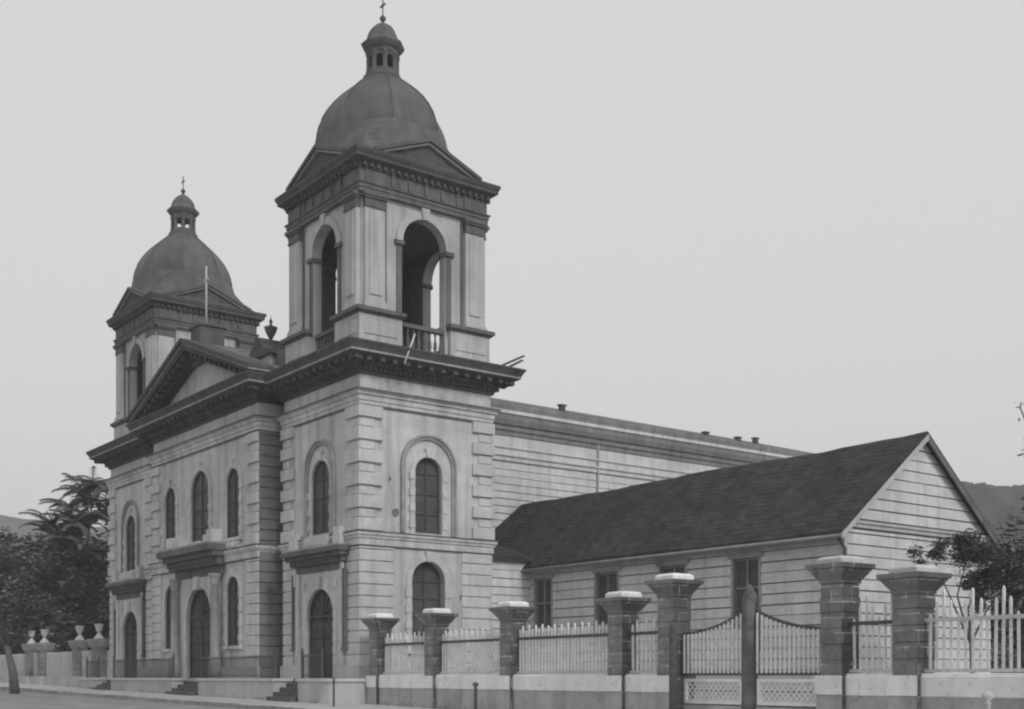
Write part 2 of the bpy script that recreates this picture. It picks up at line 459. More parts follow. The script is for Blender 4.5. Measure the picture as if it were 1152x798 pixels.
def tower(x0, side):
    W = 6.17; Dp = 6.05; x1 = x0 + W
    FR = frame(x0, 0, 0); SD = frame(x1, 0, PI / 2); BK = frame(x1, Dp, PI); LF = frame(x0, Dp, -PI / 2)
    zt = 12.46
    fc = W - 3.0           # front axis
    sc = 3.03
    full_front = [(0, .1), (W, .1), (W, zt), (0, zt)]
    Hf = [arch(fc, 1.08, TOP, 3.45), arch(fc, .74, 6.66, 8.84)]
    Hs = [arch(sc, .76, 2.1, 4.8), arch(sc, .62, 6.62, 8.97)]
    m = MB()
    m.plate(full_front, Hf, -.45, 0, FR)
    sf = [(0.001, .1), (Dp - .001, .1), (Dp - .001, zt), (0.001, zt)]
    m.plate(sf, Hs if side == 'right' else [], -.45, -.001, SD)
    m.plate([(0, .1), (W, .1), (W, zt), (0, zt)], [], -.45, -.002, BK)
    m.plate(sf, [], -.45, -.001, LF)
    m.box(x0 + .1, x1 - .1, .1, Dp - .1, 12.3, 13.40)      # floor of the belfry stage
    m.box(x0 + .5, x1 - .5, .5, Dp - .5, 6.2, 6.4)
    body = m.build('bell_tower', 'stucco', church)
    for (qx, qy, sx, sy) in ((x0, 0, -1, -1), (x1, 0, 1, -1)) + (((x1, Dp, 1, 1),) if side == 'right' else ()):
        lw = 1.0 if qx == x0 or side == 'left' else 1.45
        quoin_corner(qx, qy, sx, sy, TOP + .02 if sy < 0 else .3, 6.0, True, body, .85 if lw < 1.2 else 1.02, .8 if qx == x0 else lw)
        quoin_corner(qx, qy, sx, sy, 6.56, 11.28, False, body)
    b = MB(); rc = rect(x0, x1, 0, Dp)
    b.sweep(rc, [(-.02, 6.02), (.09, 6.04), (.09, 6.26), (.14, 6.30), (.14, 6.36), (.2, 6.42), (.2, 6.5), (-.02, 6.56)], True)
    b.build('belt_course', 'stucco_trim', body)
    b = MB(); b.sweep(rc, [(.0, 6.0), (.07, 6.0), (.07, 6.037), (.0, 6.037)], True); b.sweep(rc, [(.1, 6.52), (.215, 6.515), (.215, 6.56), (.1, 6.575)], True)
    b.build('shadow_line', 'belfry_trim', body)  # thin dark fillets; shadow lines of the belt course put into the colour
    a = MB()
    a.sweep(rc, [(-.02, 11.30), (.08, 11.30), (.08, 11.45), (.12, 11.45), (.12, 11.60), (.2, 11.66), (.2, 11.73), (.26, 11.76), (.26, 11.80), (-.02, 11.86)], True)
    a.build('architrave', 'stucco_trim', body)
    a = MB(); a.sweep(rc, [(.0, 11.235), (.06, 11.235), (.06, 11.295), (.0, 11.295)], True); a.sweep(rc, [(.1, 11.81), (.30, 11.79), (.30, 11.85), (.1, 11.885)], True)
    a.build('shadow_line', 'belfry_trim', body)  # architrave shadow lines painted as dark fillets
    base = MB(); base.sweep(rc, [(-.02, .1), (.16, .1), (.16, TOP + .55), (.1, TOP + .62), (-.02, TOP + .64)], True)
    # keep the plinth clear of the door
    if side != 'xx':
        base = MB(); base.box(-.14, fc - 1.4, .1, TOP + .5, -.02, .14, FR); base.build('plinth', 'terrace', body, bevel=.02)
        base = MB(); base.box(fc + 1.4, W + .14, .1, TOP + .5, -.02, .14, FR)
        base.box(.02, Dp + .13, .1, TOP + .5, -.02, .14, SD)
    base.build('plinth', 'terrace', body, bevel=.02)
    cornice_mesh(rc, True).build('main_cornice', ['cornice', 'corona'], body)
    # ---- openings
    window(fc, .74, 6.66, 8.84, FR, depth=.10, outer=(1.0, 9.2, .1))
    if side == 'right':
        window(sc, .62, 6.62, 8.97, SD, depth=.17, outer=(1.08, 9.2, .1))
        window(sc, .76, 2.1, 4.8, SD, wide=.24, depth=.3)
    d = door(fc, 1.08, TOP, 3.45, FR, depth=.13)
    s = MB()
    case = [(fc - 1.95, TOP), (fc - 1.95, 5.3), (fc + 1.95, 5.3), (fc + 1.95, TOP), (fc + 1.33, TOP), *arch(fc, 1.33, TOP, 3.45)[::-1][1:-1], (fc - 1.33, TOP)]
    s.plate(case, [], -.02, .08, FR)
    zz = TOP
    s.band(arch(fc, 1.08, TOP, 3.45), arch(fc, 1.33, TOP, 3.45), -.02, .09, FR)
    while zz < 3.5:
        for sg in (-1, 1):
            u = fc + sg * 1.24; s.box(u - .155, u + .155, zz + .03, zz + .36, .02, .11, FR)
        zz += .46
    s.prism([(fc - .13, 4.5), (fc + .13, 4.5), (fc + .2, 5.0), (fc - .2, 5.0)], -.02, .2, FR)
    for sg in (-1, 1):
        u = fc + sg * 1.3; s.box(u - .22, u + .22, 4.45, 4.9, .08, .11, FR); s.box(u - .13, u + .13, 4.54, 4.81, .11, .15, FR)
        u = fc + sg * 1.76; s.box(u - .17, u + .17, TOP + .02, 5.2, .078, .16, FR)
    s.build('door_surround', 'stucco_trim', d, bevel=.012)
    for sg in (-1, 1):
        u = fc + sg * 2.08; s = MB(); s.box(u - .1, u + .1, 2.2, 5.2, -.02, .2, FR); s.box(u - .14, u + .14, 2.1, 2.2, -.02, .24, FR)
        s.build('door_side_strip', 'belfry_trim', d, bevel=.012)  # dark raised strips either side of the doorcase
    hood(fc, 2.35, 5.2, 6.12, .62, FR, d)
    for u0, u1 in ((fc - 2.1, fc - 1.55), (fc + 1.55, fc + 2.1)):
        p = MB(); p.box(u0, u1, 6.1, 6.78, -.02, .36, FR); p.build('hood_parapet', 'stucco_trim', d, bevel=.012)
    p = MB(); p.box(fc - 1.0, fc + 1.0, 6.1, 6.56, -.02, .30, FR); p.box(fc - .7, fc + .7, 6.22, 6.46, .30, .33, FR)
    p.build('hood_parapet', 'stucco_trim', d, bevel=.012)
    # ---- belfry stage
    cx, cy = x0 + W / 2, Dp / 2
    h = 2.80; z0, z1 = 13.44, 20.42
    bm_ = MB(); k = frame
    FB = k(cx - h, cy - h, 0); SB = k(cx + h, cy - h, PI / 2); BB = k(cx + h, cy + h, PI); LB = k(cx - h, cy + h, -PI / 2)
    for i, fr in enumerate((FB, SB, BB, LB)):
        e = .002 * i if i else 0
        o_ = (lambda e: [(e, z0), (2 * h - e, z0), (2 * h - e, z1), (e, z1)])(.003 * (i % 2))
        bm_.plate(o_, [arch(h, 1.0, z0 + .03, 17.88, 18)], -.36, -.001 * (i % 2), fr)
    bel = bm_.build('belfry', 'belfry', church)
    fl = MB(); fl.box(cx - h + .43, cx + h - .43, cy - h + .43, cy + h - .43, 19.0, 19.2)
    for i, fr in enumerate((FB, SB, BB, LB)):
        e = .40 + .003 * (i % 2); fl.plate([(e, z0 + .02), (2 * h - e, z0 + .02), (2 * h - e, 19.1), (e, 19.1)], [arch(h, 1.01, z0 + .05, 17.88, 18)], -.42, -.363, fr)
    fl.build('belfry_shade_lining', 'lantern', bel)  # added dark lining; shade of the belfry interior put into its colour
    HP = 3.02
    def ell(m, sx, sy, w, i0, out, za, zb):
        """L-shaped corner bar: legs of depth w ending i0 from the axis"""
        m.box(*sorted((cx + sx * i0, cx + sx * out)), *sorted((cy + sy * (HP - w), cy + sy * out)), za, zb)
        m.box(*sorted((cx + sx * (HP - w), cx + sx * out)), *sorted((cy + sy * i0, cy + sy * (HP - w))), za, zb)
    for sx, sy in ((-1, -1), (1, -1), (1, 1), (-1, 1)):
        pd = MB()
        ell(pd, sx, sy, .8, 1.12, HP, 13.66, 14.76); ell(pd, sx, sy, .8, 1.10, HP + .06, 13.42, 13.66)
        pd.box(*sorted((cx + sx * 1.35, cx + sx * 2.8)), *sorted((cy + sy * (HP - .01), cy + sy * (HP + .035))), 14.0, 14.5)
        pd.box(*sorted((cx + sx * (HP - .01), cx + sx * (HP + .035))), *sorted((cy + sy * 1.35, cy + sy * 2.8)), 14.0, 14.5)
        po = pd.build('belfry_pedestal', 'belfry', bel, bevel=.012)
        cp = MB(); ell(cp, sx, sy, .84, 1.06, HP + .07, 14.76, 14.83); ell(cp, sx, sy, .88, 1.02, HP + .16, 14.83, 14.98)
        cp.build('pedestal_cap', 'belfry_trim', po)
    # pilasters: two per face
    for fr in (FB, SB, BB, LB):
        for c, wd, nn in ((.50, .44, .2), (2 * h - .50, .44, .2)):
            p = MB()
            p.box(c - wd, c + wd, 15.28, 18.78, -.02, nn, fr)
            p.box(c - wd * .62, c + wd * .62, 15.5, 18.6, nn, nn + .05, fr)
            p.box(c - wd - .06, c + wd + .06, 14.98, 15.16, -.02, nn + .08, fr); p.box(c - wd - .03, c + wd + .03, 15.16, 15.28, -.02, nn + .04, fr)
            pi = p.build('pilaster', 'belfry', bel, bevel=.012)
            q = MB(); sgn = 1 if c < h else -1; u_ = c + sgn * (wd + .09); q.box(u_ - .05, u_ + .05, 14.98, 19.2, -.02, .05, fr)
            q.build('pilaster_gap_strip', 'belfry_trim', pi)  # dark gap beside the pilaster painted as a thin strip
            q = MB()
            q.box(c - wd - .02, c + wd + .02, 18.78, 18.86, -.02, nn + .05, fr)
            q.box(c - wd, c + wd, 18.86, 19.12, -.02, nn + .03, fr)
            q.box(c - wd - .05, c + wd + .05, 19.12, 19.2, -.02, nn + .10, fr); q.box(c - wd - .1, c + wd + .1, 19.2, 19.33, -.02, nn + .15, fr)
            q.build('capital', 'belfry_trim', pi)
        a = MB()
        a.band(arch(h, 1.0, 17.86, 17.88, 18), arch(h, 1.30, 17.86, 17.88, 18), -.02, .09, fr)
        a.prism([(h - .12, 18.86), (h + .12, 18.86), (h + .19, 19.3), (h - .19, 19.3)], -.02, .17, fr)
        a.build('archivolt', 'belfry', bel)
        for sg in (-1, 1):
            a = MB(); c = h + sg * 1.17; a.box(c - .2, c + .2, 17.7, 17.86, -.05, .13, fr)
            c = h + sg * 1.0; a.box(*sorted((c, c - sg * .07)), 17.7, 17.86, -.35, .0, fr)
            c = h + sg * 1.15; a.box(c - .12, c + .12, 14.98, 17.7, -.02, .05, fr)
            a.build('impost', 'belfry_trim', bel)
        # balustrade
        r = MB(); r.box(h - 1.1, h + 1.1, 14.62, 14.78, -.30, -.05, fr); r.box(h - 1.1, h + 1.1, 13.44, 13.72, -.30, -.05, fr)
        for j in range(8):
            u = h - .9 + 1.8 * j / 7; p = fr(u, 13.7, -.17)
            r.lathe(p[0], p[1], [(.05, 13.7), (.05, 13.78), (.03, 13.82), (.085, 14.05), (.06, 14.25), (.03, 14.42), (.055, 14.55), (.055, 14.63)], 8)
        r.build('balustrade', 'belfry_trim', bel)
    rc = rect(cx - h, cx + h, cy - h, cy + h)
    e = MB()
    e.sweep(rc, [(-.02, 19.33), (.17, 19.335), (.17, 19.5), (.2, 19.5), (.2, 19.62), (.26, 19.66), (.26, 19.70), (.14, 19.72), (.14, 20.24), (-.02, 20.26)], True)
    for fr in (FB, SB, BB, LB):
        for u0, u1 in ((.1, 1.0), (2 * h - 1.0, 2 * h - .1)): e.box(u0, u1, 19.74, 20.2, .1, .19, fr)
        for j in range(5): u = h - 1.5 + .75 * j; e.box(u - .07, u + .07, 19.76, 20.2, .1, .21, fr)
    e.build('frieze', 'belfry_trim', bel)
    c_ = MB()
    c_.sweep(rc, [(-.02, 20.22), (.2, 20.24), (.22, 20.34), (.28, 20.40), (.44, 20.50), (.47, 20.52), (.47, 20.62), (.52, 20.70), (.55, 20.78), (.55, 20.84), (-.4, 20.9)], True, 0)
    for fr in (FB, SB, BB, LB):
        u = -.1
        while u < 2 * h + .1: c_.box(u, u + .13, 20.26, 20.39, .15, .34, fr); u += .3
    c_.build('belfry_cornice', 'cornice', bel)
    for fr in (FB, SB, BB, LB):      # gablets
        hw = 2.45; zb, za = 20.86, 21.82
        t = MB(); t.prism([(h - hw + .25, zb), (h + hw - .25, zb), (h, za - .1)], -1.9, .26, fr)
        gb = t.build('gablet', 'cornice', bel)
        t = MB()
        for sg in (-1, 1):
            t.prism([(h + sg * hw, zb - .01), (h + sg * hw, zb + .13), (h, za + .14), (h, za)], -1.9, .50, fr)
            t.prism([(h + sg * (hw - .28), zb - .0), (h + sg * (hw - .05), zb + .01), (h, za - .02), (h, za - .1)], .25, .40, fr, 1)
        t.build('gablet_roof', ['skirt', 'corona'], gb)
    dcx, dcy = cx, cy
    cx, cy = cx - .09, cy - .11
    # roof skirt : square -> octagon, concave
    sk = MB(); P = []; LV = 9; oc = 2.72
    def ringpt(j, t):
        a = 2 * PI * j / 16
        sq = 3.33 / max(abs(math.cos(a)), abs(math.sin(a)))
        ao = (a + PI / 8) % (PI / 4) - PI / 8
        rr = oc * math.cos(PI / 8) / math.cos(ao)
        k_ = t ** .62
        r = sq + (rr - sq) * k_
        return r * math.cos(a), r * math.sin(a)
    for i in range(LV):
        t = i / (LV - 1)
        for j in range(16):
            x, y = ringpt(j, t); P.append((dcx + (cx - dcx) * t + x, dcy + (cy - dcy) * t + y, 20.86 + (22.75 - 20.86) * t ** 1.25))
    F = [(i * 16 + j, i * 16 + (j + 1) % 16, (i + 1) * 16 + (j + 1) % 16, (i + 1) * 16 + j) for i in range(LV - 1) for j in range(16)]
    sk.add(P, F); sk.build('dome_skirt', 'skirt', bel)
    dm = MB()
    prof = [(2.66, 22.3), (2.67, 22.7), (2.65, 22.95), (2.57, 23.28), (2.44, 23.62), (2.24, 23.97), (1.97, 24.32), (1.64, 24.66), (1.26, 24.98), (.9, 25.26), (.72, 25.46)]
    dm.lathe(cx, cy, prof, 8, PI / 8, sm=False)
    do = dm.build('dome', 'dome', church)
    rb = MB()
    for j in range(8):
        a = PI / 8 + j * PI / 4
        rb.tube([(cx + (r + .01) * math.cos(a), cy + (r + .01) * math.sin(a), z) for r, z in prof[1:]], .035, 5)
    rb.build('dome_rib', 'dome', do)
    ln = MB()
    ln.lathe(cx, cy, [(.80, 25.40), (.80, 25.52), (.7, 25.56), (.7, 25.72), (.0, 25.72)], 8, PI / 8, sm=False)
    for j in range(8):
        a = PI / 8 + j * PI / 4; x, y = cx + .58 * math.cos(a), cy + .58 * math.sin(a)
        ln.lathe(x, y, [(.115, 25.7), (.1, 25.76), (.095, 26.3), (.13, 26.36), (.13, 26.42)], 8)
        a2 = a + PI / 4; x2, y2 = cx + .58 * math.cos(a2), cy + .58 * math.sin(a2)
        fr = frame(x, y, math.atan2(y2 - y, x2 - x)); L_ = math.hypot(x2 - x, y2 - y)
        ap = arch(L_ / 2, L_ / 2 - .085, 25.72, 26.16, 8)
        ln.plate([(0, 25.7), (ap[0][0], 25.7), *ap[1:-1], (ap[-1][0], 25.7), (L_, 25.7), (L_, 26.5), (0, 26.5)], [], -.04, .04, fr)
    lo = ln.build('lantern', 'lantern', church)
    lc = MB()
    lc.lathe(cx, cy, [(.0, 26.40), (.66, 26.42), (.70, 26.54), (.78, 26.6), (.88, 26.74), (.9, 26.82), (.74, 26.95), (.66, 27.04), (.63, 27.18), (.55, 27.38), (.42, 27.55), (.24, 27.68), (.08, 27.76), (.05, 27.8)], 8, PI / 8, sm=False)
    lc.build('lantern_roof', 'lantern', lo)
    cr = MB()
    cr.lathe(cx, cy, [(.05, 27.75), (.07, 27.85), (.13, 27.93), (.13, 28.0), (.05, 28.08), (.03, 28.12), (0.02, 28.14)], 10)
    cr.tube([(cx, cy, 28.1), (cx, cy, 28.78)], .028, 6); cr.box(cx - .17, cx + .17, cy - .028, cy + .028, 28.47, 28.53)
    for dx, dz in ((-.18, 28.5), (.18, 28.5), (0, 28.8)): cr.lathe(cx + dx, cy, [(0, dz - .04), (.045, dz), (0, dz + .04)], 6)
    cr.build('cross', 'iron', lo)
    if side == 'left':      # the far belfry is built slightly smaller than the near one
        k_ = .965; pv = Vector((dcx, dcy, 13.44)); co = Vector(WORG[church.name])
        for o in (bel, do, lo):
            o.location = pv + (o.location + co - pv) * k_ - co; o.scale = (k_, k_, k_)

random.seed(11)
tower(-6.17, 'right')
tower(-27.0, 'left')

# ---- entrance front (between the towers)
CX0, CX1, CY = -18.6, -6.95, -.8
cc = -12.88 - CX0
FC = frame(CX0, CY, 0); SC = frame(CX1, CY, PI / 2); LC = frame(CX0, 2.2, -PI / 2)
Wc = CX1 - CX0
m = MB()
wins = [(cc, 1.0, 7.05, 9.4), (cc - 3.5, .68, 7.05, 9.37), (cc + 3.5, .68, 7.05, 9.37)]
lows = [(cc - 3.5, .64, 2.4, 4.76), (cc + 3.5, .64, 2.4, 4.76)]
m.plate([(0, .1), (Wc, .1), (Wc, 12.5), (0, 12.5)], [arch(*w_) for w_ in wins + lows] + [arch(cc, 1.38, TOP, 3.75)], -.45, 0, FC)
m.plate([(.001, .1), (3, .1), (3, 12.5), (.001, 12.5)], [], -.45, -.001, SC)
m.plate([(0, .1), (3 - .001, .1), (3 - .001, 12.5), (0, 12.5)], [], -.45, -.001, LC)
m.box(-20.6, -6.0, 1.0, 1.3, .1, 13.3)
front = m.build('entrance_front', 'stucco', church)
for qx, sx in ((CX0, -1), (CX1, 1)):
    quoin_corner(qx, CY, sx, -1, TOP + .02, 6.02, True, front, 1.1, .5, side=sx < 0)
    quoin_corner(qx, CY, sx, -1, 6.58, 11.26, False, front, side=sx < 0)
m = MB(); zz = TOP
while zz < 11.25:      # darker coursed render inside the recess beside the tower
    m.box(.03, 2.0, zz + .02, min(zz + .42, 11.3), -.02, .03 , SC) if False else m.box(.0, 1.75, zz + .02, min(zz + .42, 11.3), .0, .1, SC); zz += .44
m.build('recess_courses', 'dark_render', front, bevel=.02)
m = MB(); m.box(-6.9, -6.1, .92, 1.0, .1, 12.4); m.build('recess_wall', 'dark_render', front)
path = [(CX0, 1.0), (CX0, CY), (CX1, CY), (CX1, 1.0)]
b = MB(); b.sweep(path, [(-.02, 6.04), (.09, 6.06), (.09, 6.30), (.14, 6.34), (.2, 6.44), (.2, 6.52), (-.02, 6.58)], False)
b.build('belt_course', 'stucco_trim', front)
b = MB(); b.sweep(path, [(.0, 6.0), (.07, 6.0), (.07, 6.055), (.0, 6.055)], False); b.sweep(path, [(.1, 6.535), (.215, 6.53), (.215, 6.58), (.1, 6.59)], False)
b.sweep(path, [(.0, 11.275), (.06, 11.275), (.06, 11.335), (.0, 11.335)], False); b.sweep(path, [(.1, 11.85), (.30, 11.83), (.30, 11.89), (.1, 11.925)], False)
b.build('shadow_line', 'belfry_trim', front)  # belt and architrave shadow lines painted as dark fillets
b = MB(); b.sweep(path, [(-.02, 11.34), (.08, 11.34), (.08, 11.49), (.12, 11.49), (.12, 11.64), (.2, 11.70), (.2, 11.77), (.26, 11.80), (.26, 11.84), (-.02, 11.90)], False)
b.build('architrave', 'stucco_trim', front)
cornice_mesh(path, False, dz=.035).build('main_cornice', ['cornice', 'corona'], front)
for u0, u1 in ((-.12, cc - 1.7), (cc + 1.7, Wc + .12)):
    b = MB(); b.box(u0, u1, .1, TOP + .5, -.02, .12, FC); b.build('plinth', 'terrace', front, bevel=.02)
for i, w_ in enumerate(wins): window(*w_, FC, wide=.24, depth=.10)
for w_ in lows: window(*w_, FC, wide=.2, depth=.10)
d = door(cc, 1.38, TOP, 3.75, FC, depth=.15)
s = MB()
s.band(arch(cc, 1.38, TOP, 3.75), arch(cc, 1.64, TOP, 3.75), -.02, .13, FC)
s.plate([(cc - 2.2, TOP), (cc - 2.2, 5.7), (cc + 2.2, 5.7), (cc + 2.2, TOP), (cc + 1.64, TOP), *arch(cc, 1.64, TOP, 3.75)[::-1][1:-1], (cc - 1.64, TOP)], [], -.02, .10, FC)
s.prism([(cc - .15, 5.0), (cc + .15, 5.0), (cc + .24, 5.6), (cc - .24, 5.6)], -.02, .28, FC)
s.build('door_surround', 'stucco_trim', d, bevel=.012)
for sg in (-1, 1):
    p = MB(); u = cc + sg * 2.25; w0 = FC(u, 0, .3)
    p.lathe(w0[0], w0[1], [(.3, TOP), (.3, TOP + .75), (.24, TOP + .8), (.27, TOP + .9), (.2, TOP + 1.0), (.2, 3.5), (.175, 5.1), (.24, 5.16), (.18, 5.24), (.27, 5.45), (.3, 5.5), (.3, 5.58)], 14)
    p.build('portal_column', 'trim', d)
hood(cc, 2.95, 5.58, 6.95, .95, FC, d, brackets=False)
p = MB()
for j in (-2.3, 2.3): p.box(cc + j - .3, cc + j + .3, 6.93, 7.5, -.02, .6, FC)
p.box(cc - 1.0, cc + 1.0, 6.93, 7.12, .0, .5, FC)
for sg in (-1, 1): p.box(cc + sg * 1.6 - .35, cc + sg * 1.6 + .35, 6.93, 7.35, -.02, .45, FC)
p.build('hood_parapet', 'stucco_trim', d, bevel=.012)
for sg in (-1, 1):
    p = MB(); u = cc + sg * 3.5; p.box(u - .75, u + .75, 6.6, 6.9, .0, .12, FC); p.box(u - .5, u + .5, 6.66, 6.84, .12, .15, FC)
    p.build('apron_panel', 'stucco_trim', front, bevel=.01)
b = MB(); b.tube([(CX0 - .12, CY + .1, 12.4), (CX0 - .12, CY + .1, TOP)], .085, 8); b.build('downpipe', 'iron', front)  # dark pipe added to stand in for the dark seam beside the left tower
m = MB()
for u, z, r in ((1.55, 7.35, .16), (1.3, 8.6, .07), (4.6, 4.2, .1)):
    SDr = frame(0, 0, PI / 2); m.prism([(u + r * random.uniform(.5, 1.1) * math.cos(k * .7), z + 1.5 * r * random.uniform(.6, 1.1) * math.sin(k * .7)) for k in range(9)], -.01, .006, SDr)
m.build('fallen_plaster_patch', 'dark_render', church)
# pediment
zb = 13.5; za = 15.95; hw = Wc / 2 + 1.05; pc = Wc / 2
t = MB(); t.prism([(.35, zb - .1), (Wc - .35, zb - .1), (pc, za - .35)], -.5, -.02, FC)
ped = t.build('pediment', 'stucco', church)
t = MB()
sl = (za - zb) / hw
for sg in (-1, 1):
    E = lambda off, z: (pc + sg * off, z)
    # raking cornice: dark soffit + pale fillet + dark sima
    t.prism([E(hw - .3, zb - .02), E(hw - .02, zb + .02), E(0, za + .0), E(0, za - .22)], -.2, .85, FC, 0)
    t.prism([E(hw - .02, zb + .02), E(hw - .02, zb + .09), E(0, za + .08), E(0, za)], -.2, .93, FC, 1)
    t.prism([E(hw - .0, zb + .09), E(hw - .0, zb + .26), E(0, za + .29), E(0, za + .08)], -.2, 1.04, FC, 0)
    t.prism([E(hw - 1.3, zb + .0), E(hw - .5, zb + .0), E(0, za - .22), E(0, za - .52)], -.02, .4, FC, 0)
    for j in range(1, 13):
        o1 = hw * j / 13.5; z = za - sl * o1
        t.prism([E(o1 - .09, z - .2 + .03), E(o1 + .09, z - .2 - .03), E(o1 + .09, z - .40 - .03), E(o1 - .09, z - .40 + .03)], .35, .74, FC, 0)
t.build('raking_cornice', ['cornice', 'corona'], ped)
t = MB()
for sg in (-1, 1):
    t.prism([(pc + sg * hw, zb + .05), (pc + sg * hw, zb + .24), (pc, za + .28), (pc, za + .05)], -4.5, -.2, FC)
t.build('pediment_roof', 'tile', ped)
b = MB(); b.box(-13.45, -12.3, -1.05, .1, 15.2, 16.85); b.box(-13.53, -12.22, -1.13, .18, 16.85, 16.97)
o = b.build('apex_pedestal', 'belfry_trim', ped, bevel=.02)
b = MB(); b.tube([(-12.95, -.5, 16.9), (-12.95, -.5, 19.75)], [.06, .04], 8); b.box(-13.15, -12.75, -.53, -.47, 19.1, 19.17)
b.build('pole', 'white_dirty', ped)
# urn pedestals beside the pediment
for X in (-8.45, -17.9):
    b = MB(); b.box(X - 1.0, X + 1.0, .0, 1.0, 13.3, 14.75); b.box(X - .6, X + .6, -.05, 0.0, 13.7, 14.5)
    o = b.build('urn_pedestal', 'belfry', church, bevel=.02)
    c_ = MB(); fr = frame(X, 0, 0)
    c_.prism([(-1.25, 14.7), (1.25, 14.7), (1.2, 14.85), (.75, 15.0), (.35, 15.3), (.2, 15.55), (-.2, 15.55), (-.35, 15.3), (-.75, 15.0), (-1.2, 14.85)], -1.15, .15, fr)
    c_.build('pedestal_cap', 'cornice', o)
    u_ = MB(); u_.lathe(X, .5, [(.12, 15.5), (.05, 15.58), (.08, 15.64), (.2, 15.86), (.27, 16.04), (.29, 16.13), (.2, 16.16), (.09, 16.2), (.045, 16.27), (.08, 16.36), (.06, 16.44), (.02, 16.5), (0.01, 16.64)], 14)
    u_.build('urn', 'lantern', o)
for X0, X1 in ((-7.1, -6.0), (-20.7, -19.1)):
    b = MB(); fr = frame(0, .1, 0)
    pts = [(X0, 13.3), (X1, 13.3), (X1, 15.0), (X0 + (X1 - X0) * .6, 14.7), (X0 + (X1 - X0) * .3, 14.75), (X0, 14.8)]
    if X0 < -15: pts = [(X0, 13.3), (X1, 13.3), (X1, 14.6), (X0 + .5, 14.6), (X0, 14.9)]
    b.prism(pts, -.6, 0, fr); b.build('parapet', 'belfry_trim', church, bevel=.02)

# ---- clapboard walls -------------------------------------------------------
def boardwall(m, fr, u_lo, u_hi, z0, z1, holes=(), h=.33, top=None, n=.0, gap=.035, jit=0):
    """horizontal boards; holes = (ua,ub,za,zb); top(u)->z limit as (uL(z),uR(z)) callable"""
    z = z0
    while z < z1 - .02:
        zt = min(z + h, z1); gp = gap * random.uniform(.7, 1.5); jn = random.uniform(-.006, .008)
        a0, b0 = (u_lo, u_hi) if top is None else top(z)
        a1, b1 = (u_lo, u_hi) if top is None else top(zt - gap)
        if b0 - a0 > .05:
            cuts = sorted([(c[0], c[1]) for c in holes if c[2] < zt - .02 and c[3] > z + .02])
            segs = []; cur = None
            x = a0
            for c in cuts: segs.append((x, c[0])); x = c[1]
            segs.append((x, b0))
            for i, (p, q) in enumerate(segs):
                if q - p < .02: continue
                pt = p + (a1 - a0) if i == 0 else p; qt = q + (b1 - b0) if i == len(segs) - 1 else q
                rj = random.uniform(.35, .8); xs_ = [(p, pt)]
                w_ = p + random.uniform(1.5, 4.5)
                while w_ < q - 1: xs_.append((w_, w_)); w_ += random.uniform(3.2, 4.8)
                xs_.append((q, qt))
                for (p_, pt_), (q_, qt_) in zip(xs_[:-1], xs_[1:]):
                    if q_ != q: q_ -= .012; qt_ -= .012
                    j2 = jn + random.uniform(-.004, .004); d1, d2 = random.uniform(-.008, .008), random.uniform(-.008, .008)
                    V = [fr(p_, z + d1, n + .03 + j2), fr(q_, z + d2, n + .03 + j2), fr(qt_, zt - gp, n + .008 + j2), fr(pt_, zt - gp, n + .008 + j2),
                         fr(p_, z + d1, n - .06), fr(q_, z + d2, n - .06), fr(qt_, zt - gp, n - .06), fr(pt_, zt - gp, n - .06)]
                    m.add(V, [(0, 1, 2, 3), (4, 7, 6, 5), (0, 4, 5, 1), (3, 2, 6, 7), (0, 3, 7, 4), (1, 5, 6, 2)])
        z = zt

# ---- nave
NX = -6.25; NY0, NY1 = 1.3, 34.0
nv = MB(); nv.box(-20.45, NX, NY0, NY1, .1, 13.3)
nave = nv.build('nave', 'boards_dark', church)
m = MB(); SN = frame(NX, NY0, PI / 2)
boardwall(m, SN, .0, NY1 - NY0, .5, 11.25, h=.345)
boardwall(m, frame(NX, NY1, PI), 0, 14, .5, 11.25, h=.345)
m.build('board_siding', 'boards', nave, fixn=False)
path = [(NX, 6.3), (NX, NY1), (-20.4, NY1)]
m = MB(); m.sweep(path, [(-.02, 11.22), (.08, 11.24), (.08, 11.42), (.16, 11.46), (.16, 11.52), (-.02, 11.55)], False, 0)
m.sweep(path, [(-.02, 11.53), (.045, 11.55), (.045, 11.80), (.12, 11.84), (.12, 11.9), (.05, 11.92), (.05, 12.4), (-.02, 12.42)], False, 0)
m.build('frieze', 'boards', nave)
m = MB(); m.sweep(path, [(-.02, 12.40), (.10, 12.42), (.12, 12.62), (.2, 12.66), (.22, 12.86), (.32, 12.9), (.42, 13.12), (.44, 13.36)], False, 0, caps=False)
m.sweep(path, [(.44, 13.36), (.50, 13.37), (.50, 13.52)], False, 1, caps=False)
m.sweep(path, [(.50, 13.52), (.53, 13.72), (.53, 13.86), (-.3, 13.92), (-.3, 12.4)], False, 0, caps=False)
m.build('main_cornice', ['nave_band', 'nave_highlight'], nave)
m = MB()
m.prism([(-20.9, 13.85), (-5.75, 13.85), (-5.75, 13.9), (-13.35, 16.1), (-20.9, 13.9)], -34.4 + 6.2, 0, frame(0, 6.2, 0))
m.build('roof', 'tile', nave)
for Y, hh in ((14.6, .3), (24.5, .18), (27.0, .2), (28.4, .32)):
    b = MB(); b.box(-5.95, -5.75, Y - .14, Y + .14, 13.8, 13.86 + hh); b.box(-6.0, -5.7, Y - .2, Y + .2, 13.86 + hh, 13.92 + hh)
    b.build('roof_vent', 'iron', nave)
b = MB(); b.tube([(NX + .1, 17.2, 12.9), (NX + .1, 17.15, 9.0), (NX + .1, 17.15, 6)], .055, 6); b.build('downpipe', 'trim', nave)
